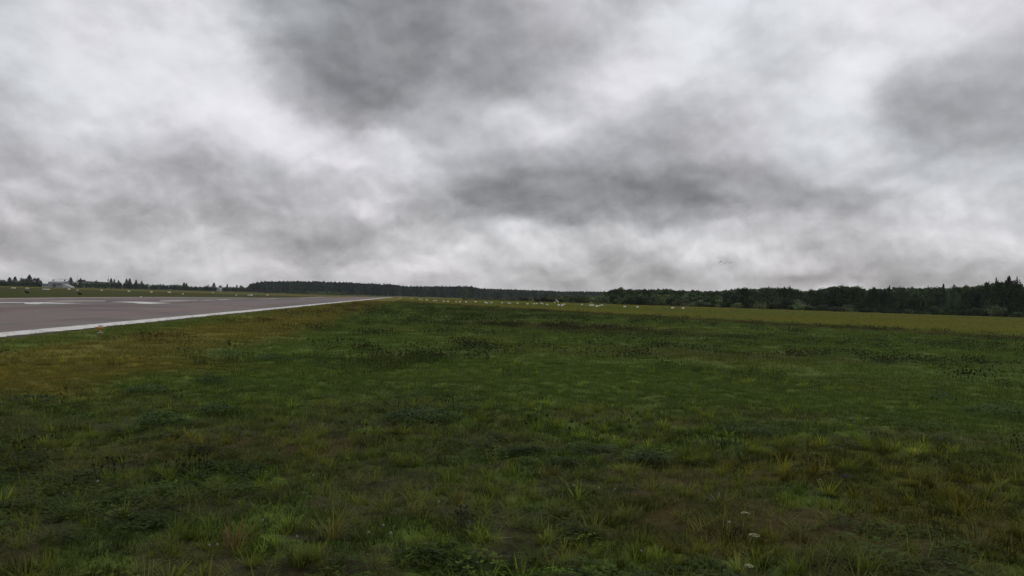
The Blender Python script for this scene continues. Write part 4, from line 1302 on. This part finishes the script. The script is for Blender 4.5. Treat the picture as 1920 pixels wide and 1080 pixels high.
house(409.5, 539.2, 845, 3.4, 6, 'small white gabled cottage in front of the hedge, under the lone bushy spruce', WALLW, ROOFL, 0.6)
house(430, 539.0, 925, 6.0, 7, 'pale low house half hidden by the hedge right of the white cottage', WALLG, ROOFL, 0.5)
house(316, 535.6, 850, 3.4, 7, 'small house with a light roof in the low part of the hedge', WALLW, ROOFL, 0.5)
house(302, 534.6, 850, 3.4, 7, 'smaller light-roofed house below the tiny spruce tips', WALLG, ROOFL, 0.5)
house(327, 533.8, 900, 24, 10, 'wide dark-roofed barn behind the middle of the hedge', WALLG, ROOFD, 0.75, 'barn')

# ------------------------------------------------------------------ aerodrome furniture
MWHITE = plain('marker_paint', (0.78, 0.77, 0.70), 0.6, 0.06, 12)
RED = plain('orange_paint', (0.48, 0.17, 0.04), 0.5, 0.15, 20)
YEL = plain('faded_yellow_post', (0.50, 0.42, 0.20), 0.6, 0.2, 20)
LENS = plain('clouded_lens', (0.62, 0.52, 0.46), 0.25, 0.1, 20)
CONC = plain('concrete_pad', (0.30, 0.29, 0.27), 0.9, 0.2, 10)


def frustum(w, d, h, k, z0=0.0):
    m_ = MB(); a_, b_ = w / 2, d / 2
    return m_.add([(-a_, -b_, z0), (a_, -b_, z0), (a_, b_, z0), (-a_, b_, z0), (-a_ * k, -b_ * k, z0 + h), (a_ * k, -b_ * k, z0 + h), (a_ * k, b_ * k, z0 + h), (-a_ * k, b_ * k, z0 + h)],
                  [(0, 1, 5, 4), (1, 2, 6, 5), (2, 3, 7, 6), (3, 0, 4, 7), (4, 5, 6, 7), (0, 3, 2, 1)])


mk_body = frustum(1.0, 0.7, 0.42, 0.72, 0.05).mesh('cover', MWHITE)
mk_base = MB().box(-.44, .44, -.3, .3, -0.05, 0.05).mesh('base', CONC)
bar_body = frustum(1.0, 0.35, 0.28, 0.85, 0.03).mesh('cover', MWHITE)
ORD = ['first', 'second', 'third', 'fourth', 'fifth', 'sixth', 'seventh', 'eighth', 'ninth', 'tenth', 'eleventh', 'twelfth', 'thirteenth', 'fourteenth', 'fifteenth', 'sixteenth', 'seventeenth', 'eighteenth', 'nineteenth', 'twentieth',
       'twenty-first', 'twenty-second', 'twenty-third', 'twenty-fourth', 'twenty-fifth', 'twenty-sixth', 'twenty-seventh', 'twenty-eighth', 'twenty-ninth', 'thirtieth', 'thirty-first', 'thirty-second', 'thirty-third', 'thirty-fourth', 'thirty-fifth', 'thirty-sixth', 'thirty-seventh', 'thirty-eighth', 'thirty-ninth', 'fortieth']


def marker(px, py, wpx, label, group, long=False):
    x, y = hit(px, py + 1.4); g = float(height(x, y, False))
    w = wpx / F * y
    k = w if long else w / 1.0
    sc_ = (w, min(w, .9) if long else w * .9, (0.9 if long else w * 1.25))
    e_ = empty('edge_marker', (x, y, g + .03), float(G_.uniform(-.15, .15)), sc_, label, 'marker', group)
    link('cover', bar_body if long else mk_body, e_); link('base', mk_base, e_)


for i, (a_, b_, w_) in enumerate(RM):
    if a_ < 900: lb = ORD[i] + ' white marker along the hay field, counted from the runway end'
    elif a_ < 1060: lb = ORD[i - 14] + ' white marker right of the low leafy tops, before the windsock gap'
    else: lb = ORD[len(RM) - 1 - i] + ' white marker from the right end of the hay field row'
    if 1027 < a_ < 1060: lb = {1047.8: 'white marker just right of and below the windsock', 1054: 'white marker nearest the camera in the trio by the windsock', 1058.5: 'rear white marker of the trio by the windsock'}[a_]
    marker(a_, b_, w_, lb, 'white markers along the hay field')
for (a_, b_, w_, lg, lb) in ((25, 539.4, 9, 1, 'low white bar, first on the grass beyond the runway'), (51, 540, 6, 1, 'short white bar under the single black bush'), (86.5, 541.9, 14, 1, 'longest white bar on the grass, below the white works'),
                             (129.5, 542, 4, 0, 'white marker below the right end of the white works'), (145, 543.6, 4, 1, 'faint low white bar above the right black lump'), (190.5, 544, 3.2, 0, 'pale marker in the grass below the long white hall'), (241.5, 545.9, 3.6, 0, 'pale marker beyond the runway, below the dark spruce group'),
                             (283.6, 547.3, 3.6, 0, 'white marker beyond the runway, left of the double one'), (316, 547.6, 3, 0, 'left half of the double white marker beyond the runway'), (319, 547.8, 3, 0, 'right half of the double white marker beyond the runway'),
                             (343, 550.5, 2.6, 0, 'tiny yellowish marker right of the double white one'), (399, 548, 2.6, 0, 'tiny marker in the green strip below the lone bushy spruce'), (264.6, 556.2, 2.4, 0, 'tiny pale marker close to the far runway edge'),
                             (443, 553, 3, 0, 'pale marker left of the double one near the far wood'), (466, 553, 3.4, 1, 'left white bar near the beginning of the far wood'), (471.3, 553, 4, 0, 'white marker touching the bar near the beginning of the far wood'), (501.5, 552.8, 3, 0, 'white marker beyond the runway, below the far pine wood')):
    marker(a_, b_, w_, lb, 'white markers beyond the runway', bool(lg))

# runway edge light on the near verge
x, y = hit(188, 627.5); g = float(height(x, y)) + .05
el_ = empty('edge_light', (x, y, g), 0.3, 1.0, 'orange and white runway edge light on the grass beside the white line', 'light')
bpart('base_plate', MB().lathe([(.10, -.02), (.10, .02), (.07, .03)], 16), CONC, el_)
bpart('post', MB().lathe([(.028, .02), (.026, .11), (.035, .125)], 12), YEL, el_)
bpart('housing', MB().lathe([(.045, .11), (.082, .135), (.090, .175), (.078, .195)], 18), RED, el_)
bpart('lens', MB().lathe([(.070, .196), (.072, .235), (.058, .262), (.02, .275)], 18), LENS, el_)

# two black lumps on the grass beyond the runway
BLACK = plain('black_rubber', (0.010, 0.010, 0.008), 0.9, 0.4, 6)
for (px_, py_, lb) in ((50.5, 549.6, 'left of the two tilted black lumps on the grass beyond the runway'), (149.5, 552.6, 'right of the two tilted black lumps on the grass beyond the runway')):
    x, y = hit(px_, py_)
    m_ = MB(); w = 9.0 / F * y
    n_ = 14; rings = 8
    vv_ = []; ff_ = []
    for j in range(rings + 1):
        th = math.pi * j / rings
        for i in range(n_):
            a_ = 2 * math.pi * i / n_
            rr = 1 + 0.16 * math.sin(3 * a_ + j) + 0.10 * math.cos(5 * a_ - j * 2)
            vx, vy, vz = math.sin(th) * math.cos(a_) * rr * w * .5, math.sin(th) * math.sin(a_) * rr * w * .4, math.cos(th) * w * .23
            vx2 = vx * math.cos(.38) + vz * math.sin(.38); vz2 = -vx * math.sin(.38) + vz * math.cos(.38)
            vv_.append((vx2, vy, vz2 + w * .22))
    for j in range(rings):
        for i in range(n_):
            k_ = (i + 1) % n_; ff_.append((j * n_ + i, (j + 1) * n_ + i, (j + 1) * n_ + k_, j * n_ + k_))
    o = link('boulder', mesh('boulder', vv_, ff_, BLACK, True), None, (x, y, float(height(x, y, False))))
    tag(o, lb, 'boulder', 'black lumps beyond the runway')

# windsock
x, y = at_dist(1040.5, 236); g = float(height(x, y, False)); u_ = y / F
ws = empty('windsock', (x, y, g), 0, 1, 'small white windsock hanging slanted on a thin pole before the treeline', 'windsock')
bpart('pole', MB().tube([(0, 0, 0), (.1, 0, 7.0 * u_)], [.03, .02], 6), STEEL, ws)
bs = MB()
for a_ in (.8, 2.3): bs.tube([(-1.6 * u_ * math.cos(a_), -.2, .05), (1.6 * u_ * math.cos(a_), .2, 2.6 * u_)], [.06, .05], 6)
bs.tube([(-.3, .0, .3), (.3, 0, .35)], [.07, .07], 6)
bpart('base_cross', bs, MWHITE, ws)
bpart('sock', MB().tube([(.35, 0, 6.6 * u_), (.35 + 2.3 * u_, .25, 4.5 * u_), (.35 + 5.2 * u_, .4, 1.9 * u_)], [.18, .16, .12], 12), MWHITE, ws)
bpart('hoop', MB().tube([(.1, 0, 6.8 * u_), (.38, 0, 6.62 * u_)], [.19, .19], 12), STEEL, ws)

# three birds
BIRD = plain('dark_plumage', (0.03, 0.03, 0.03), 0.7, 0.2)


def bird(px, py, wpx, roll, yaw, flap, label):
    D = 170.0; d = ray(px, py); k = D / d.y
    L = wpx * 1.25 / F * D / 2
    m_ = []; f_ = []
    # one continuous body: rings along its length, wings drawn out of the two middle rings
    prof = [(-.62, .012, .10), (-.45, .02, .07), (-.25, .07, .06), (0, .10, .085), (.22, .085, .08), (.36, .05, .055), (.45, .055, .05), (.53, .012, .012)]
    for (yy, rx2, rz2) in prof:
        for i in range(8):
            a_ = 2 * math.pi * i / 8
            m_.append((rx2 * math.cos(a_) if yy > -.5 else .10 * math.cos(a_), yy, (rz2 if yy > -.5 else .012) * math.sin(a_)))
    for j in range(7):
        for i in range(8): f_.append((j * 8 + i, j * 8 + (i + 1) % 8, (j + 1) * 8 + (i + 1) % 8, (j + 1) * 8 + i))
    f_.append(tuple(range(8))[::-1]); f_.append(tuple(56 + i for i in range(8)))
    s_ = .85
    V_ = [(p_[0] * s_, p_[1] * s_, p_[2] * s_) for p_ in m_]
    for sg in (1, -1):
        b0 = len(V_)
        st = [(.05, .17, -.14, 0), (.35, .20, -.12, flap * .30), (.7, .12, -.14, flap * .38), (1.0, -.06, -.14, flap * .18)]
        for (xx, f1, f2, zz) in st:
            for (yy, dz) in ((f1, 0), ((f1 + f2) / 2, .02), (f2, 0), ((f1 + f2) / 2, -.012)): V_.append((sg * xx, yy * 1.25, zz + dz * 2.2))
        for j in range(3):
            for i in range(4):
                q_ = (b0 + j * 4 + i, b0 + j * 4 + (i + 1) % 4, b0 + j * 4 + 4 + (i + 1) % 4, b0 + j * 4 + 4 + i)
                f_.append(q_ if sg > 0 else q_[::-1])
        f_.append((b0 + 12, b0 + 13, b0 + 14, b0 + 15)); f_.append((b0 + 3, b0 + 2, b0 + 1, b0))
    o = link('bird', mesh('bird', V_, f_, BIRD, True), None, (d.x * k, D, CAMH + d.z * k))
    o.scale = (L, L, L); o.rotation_euler = (0.1, roll, yaw)
    tag(o, label, 'bird', 'three birds flying over the right-hand wood')


bird(1351, 491.3, 7.5, -0.55, 0.3, 0.5, 'left bird of three in the sky, tilted with a raised wing')
bird(1359.5, 493.9, 7.5, -0.25, -0.2, 0.8, 'middle and lowest of the three dark birds in the sky')
bird(1369, 492.6, 7.5, 0.05, 0.5, -0.25, 'right bird of three in the sky, wings level')

# ------------------------------------------------------------------ single plants one can point to
def single(name, B, x, y, label, cat, group=None, sc_=1.0, dz=0.0):
    me = B.mesh(name, OWN)
    o = link(name, me, None, (x, y, float(height(x, y)) + dz)); o.scale = (sc_,) * 3
    o.rotation_euler = (0, 0, U(0, 6.28))
    return tag(o, label, cat, group)


TUFTS = [(622, 1022, .20, (.17, .17, .05), 'bright yellow-green grass tuft with two long upright blades, lower left of centre'), (1112, 1002, .17, (.15, .17, .05), 'yellow-green grass tuft just left of a forked one near the bottom'),
         (1178, 976, .15, (.14, .16, .05), 'small tuft of forked pale blades near the bottom centre'), (776, 975, .16, (.13, .15, .05), 'slender bright tuft left of the dark thistle'), (1032, 893, .14, (.16, .13, .05), 'yellowish tuft at the edge of the bare patch right of centre'),
         (546, 995, .15, (.10, .12, .04), 'olive grass tuft left of the brightest one'), (1228, 924, .16, (.12, .13, .045), 'loose tuft with yellow base right of centre'), (436, 1035, .20, (.17, .13, .06), 'straw-coloured spray of arching blades at the lower left'),
         (1835, 1030, .19, (.12, .13, .05), 'large pale tuft near the lower right corner'), (1040, 955, .14, (.12, .14, .05), 'small upright tuft in the row of three near the bottom centre'), (985, 985, .13, (.13, .14, .05), 'wide yellow-green tuft on dark soil at bottom centre'),
         (1500, 1010, .17, (.10, .12, .04), 'dense olive tuft on the lower right'), (858, 940, .13, (.15, .13, .05), 'golden tuft beside the bare patch in the centre foreground'), (130, 985, .18, (.08, .12, .04), 'green tuft leaning right at the lower left edge'),
         (1005, 1055, .15, (.07, .12, .035), 'deep green tuft at the bottom centre edge'), (1585, 1060, .17, (.09, .13, .04), 'fresh green tuft at the bottom right'), (548, 1065, .14, (.10, .13, .04), 'green tuft at the very bottom left of centre')]
for (a_, b_, L_, c_, t_) in TUFTS:
    x, y = hit(a_, b_); single('grass_tuft', m_clump(44, L_ * 1.2, .06, .009, tuple(q * 0.95 for q in c_)), x, y, t_, 'grass tuft', 'grass tufts standing out in the foreground')
# rosette with tall stalks
x, y = hit(803, 948)
B = m_clump(26, .12, .04, .007, (.11, .15, .07))
for (a_, L_) in ((1.2, .34), (0.3, .30), (2.4, .22)): B.blade((0, 0, 0), a_, .22, L_, .004, (.17, .16, .08), 3, .12)
single('stalk_plant', B, x, y, 'grey-green rosette with two tall thin stalks, left of centre foreground', 'plant')
x, y = hit(867, 1000)
single('thistle_plant', m_weed(16, .17, True, .05), x, y, 'dark stiff thistle-like plant in the lower centre', 'plant')
bpy.data.objects['thistle_plant'].data.materials[0] = OWN
me_ = bpy.data.objects['thistle_plant'].data
cc_ = np.empty(len(me_.vertices) * 4, np.float32); me_.color_attributes['bc'].data.foreach_get('color', cc_); cc_ = cc_.reshape(-1, 4); cc_[:, :3] *= np.array((.10, .11, .06)); me_.color_attributes['bc'].data.foreach_set('color', cc_.ravel())
for (a_, b_, t_) in ((1876, 920, 'broad pale leaf sticking up from the dark grass near the right edge'), (1345, 950, 'pair of light broad leaves on the lower right of centre')):
    x, y = hit(a_, b_); B = Blades()
    for j in range(4): B.blade((0, 0, 0), U(0, 6.28), U(.2, 1.0), U(.10, .15), .028, (.12, .16, .07), 4, .5)
    single('broad_leaf_plant', B, x, y, t_, 'plant', 'broad-leaved plants in the foreground')
# dark leafy clumps further back
for (a_, b_, r_, h_, t_) in ((428, 674, .42, .30, 'round dark green leafy clump alone in the olive grass'), (396, 716, .30, .16, 'small dark clump below the round one in the olive grass'), (275, 737, .34, .14, 'low dark clump at the lower edge of the olive grass'),
                             (512, 678, .42, .14, 'flat dark clump right of the round leafy one'), (405, 780, .22, .15, 'bushy dark clump at the left of the foreground grass'), (302, 796, .32, .14, 'wide low dark clump above the dark soil on the left'),
                             (800, 790, .50, .12, 'long dark clump in front of the brown patch at centre'), (604, 690, .26, .16, 'compact dark clump in the green grass left of centre'), (1882, 782, .55, .26, 'large dark clump at the right of the field'),
                             (760, 788, .3, .12, 'short dark clump joined to the left of the long one at centre'), (1766, 752, .26, .22, 'small spiky dark clump left of the large one on the right'), (62, 757, .3, .10, 'low green clump at the left edge of the field')):
    x, y = hit(a_, b_); B = Blades()
    for j in range(int(420 * r_ / .35)):
        an, rr = U(0, 6.28), r_ * math.sqrt(U(0, 1)); zz = h_ * (1 - (rr / r_) ** 2) ** .5 * U(.3, 1.05); k = U(.6, 1.3)
        B.leaf((rr * math.cos(an), rr * math.sin(an), zz), U(0, 6.28), U(-.3, .8), U(.035, .07), U(.015, .03), (.050 * k, .085 * k, .028 * k))
    single('leafy_clump', B, x, y, t_, 'weed clump', 'dark leafy clumps in the field')

# pale umbels at the bottom right
UMB = plain('umbel_blossom', (0.27, 0.29, 0.15), 0.8, 0.15, 60)
STEM = plain('green_stem', (0.08, 0.11, 0.04), 0.7, 0.15, 30)
for (a_, b_, w_, t_) in ((1396, 983, 16, 'upper of the three pale flat-topped umbel flowers'), (1413, 1017, 20, 'middle pale umbel flower, seen edge on'), (1404, 1079, 16, 'lowest pale umbel flower, cut by the bottom edge')):
    x, y = hit(a_, b_ + 16); g = float(height(x, y)); rr = w_ / F * y / 2; zt = .13
    e_ = empty('umbel_flower', (x, y, g), 0, 1, t_, 'flower', 'pale umbel flowers')
    bpart('stem', MB().tube([(0, 0, -.02), (.006, 0, zt * .5), (0, 0, zt)], [.0025, .002, .002], 6), STEM, e_)
    fl = MB()
    for j in range(46):
        an, q_ = U(0, 6.28), rr * math.sqrt(U(0, 1)); zz = zt + .012 - (q_ / rr) ** 2 * .008
        fl.lathe([(.001, zz - .004), (.0045, zz), (.003, zz + .003)], 6, (q_ * math.cos(an), q_ * math.sin(an)))
    bpart('flower_head', fl, UMB, e_)
    ry = MB()
    for j in range(9): ry.tube([(0, 0, zt - .02), (rr * .8 * math.cos(j * .7), rr * .8 * math.sin(j * .7), zt + .006)], [.0012, .001], 4)
    bpart('flower_stalks', ry, STEM, e_)

# small white clover heads
WHT = plain('white_petals', (0.30, 0.31, 0.28), 0.8, 0.15, 80)
hd = MB()
for j in range(26):
    a_, e2 = U(0, 6.28), U(-.3, 1.5); c3 = (.008 * math.cos(a_) * math.cos(e2), .008 * math.sin(a_) * math.cos(e2))
    hd.lathe([(.0008, .05 + .008 * math.sin(e2) - .003), (.003, .05 + .008 * math.sin(e2)), (.001, .05 + .008 * math.sin(e2) + .004)], 5, c3)
hd = hd.mesh('flower_head', WHT); stm = MB().tube([(0, 0, -.01), (0, 0, .05)], [.0015, .0015], 5).mesh('stem', STEM)
for (a_, b_, t_) in ((718, 1003, 'upper of two white clover heads left of the thistle'), (732, 1020, 'lower and brightest of two white clover heads left of the thistle'), (556, 1031, 'white clover head on bare soil below the olive tuft'), (492, 988, 'white clover head beside dark soil at the lower left'),
                     (690, 1021, 'tiny white clover head just left of the brightest one'), (183, 914, 'lone white clover head on the brown patch at the left'), (587, 893, 'small white clover head in the left centre grass'), (822, 962, 'small white clover head on the red-brown patch'),
                     (1367, 995, 'bluish-white clover head left of the umbels'), (1122, 933, 'white clover head on the dark green patch right of centre'), (1152, 933, 'paired white clover head on the dark green patch right of centre'), (1075, 920, 'white clover head on the small bare patch'),
                     (1537, 905, 'white speck of clover left of the dark scrap'), (1321, 774, 'far white clover head in the smooth green field'), (1394, 816, 'white clover head at the start of the coarse grass, right'), (1472, 803, 'white clover head above the rusty weeds'), (392, 1039, 'left of two tiny white heads by the straw-coloured spray'),
                     (406, 1038, 'right of two tiny white heads by the straw-coloured spray'), (1202, 1044, 'white clover head at the bottom, right of centre'), (117, 943, 'white clover head in the dark grass at the far left')):
    x, y = hit(a_, b_ + 5); s_ = float(R_.uniform(.7, 1.05))
    e_ = empty('clover_flower', (x, y, float(height(x, y)) + .02), U(0, 6), s_, t_, 'flower', 'white clover heads')
    link('flower_head', hd, e_); link('stem', stm, e_)

# dark scrap lying in the grass on the right
x, y = hit(1586, 908); sm_ = MB()
pts = [(-.045, -.01, .04), (-.015, .02, .055), (.02, .0, .035), (.05, .015, .02), (.03, -.03, .015), (-.01, -.025, .02), (-.04, -.03, .01)]
sm_.add(pts, [(0, 1, 5, 6), (1, 2, 5), (2, 3, 4), (2, 4, 5)])
o = link('plastic_scrap', sm_.mesh('plastic_scrap', plain('black_plastic', (0.012, 0.013, 0.014), 0.7, 0.2, 10)), None, (x, y, float(height(x, y)) + .02))
md = o.modifiers.new('thick', 'SOLIDIFY'); md.thickness = .004
tag(o, 'crumpled black plastic scrap half sunk in the grass on the right', 'scrap')

# ------------------------------------------------------------------ air
hm = bpy.data.materials.new('haze'); hm.use_nodes = True
ht = hm.node_tree; ht.nodes.clear()
pv = ht.nodes.new('ShaderNodeVolumePrincipled'); pv.inputs['Density'].default_value = 0.00007; pv.inputs['Color'].default_value = (0.80, 0.90, 1.0, 1)
ho = ht.nodes.new('ShaderNodeOutputMaterial'); ht.links.new(pv.outputs[0], ho.inputs['Volume'])
hb = link('haze', MB().box(-1650, 1650, -1650, 1650, -6.0, 32.0).mesh('haze', hm))
tag(hb, 'thin grey-blue air between camera and the far wood', 'haze', kind='stuff')

# things that look alike in one group: tell them apart by their order from the left
from collections import defaultdict
buckets = defaultdict(list)
for o in C.objects:
    if o.parent is None and o.get('label') and o.get('category'): buckets[o['label']].append(o)
for lb, os_ in buckets.items():
    if len(os_) < 2: continue
    os_.sort(key=lambda o: math.atan2(o.location.x, o.location.y))
    for i, o in enumerate(os_):
        o['label'] = (ORD + ['last'] * 60)[i] + ' from left: ' + lb if len(os_) <= 40 else lb
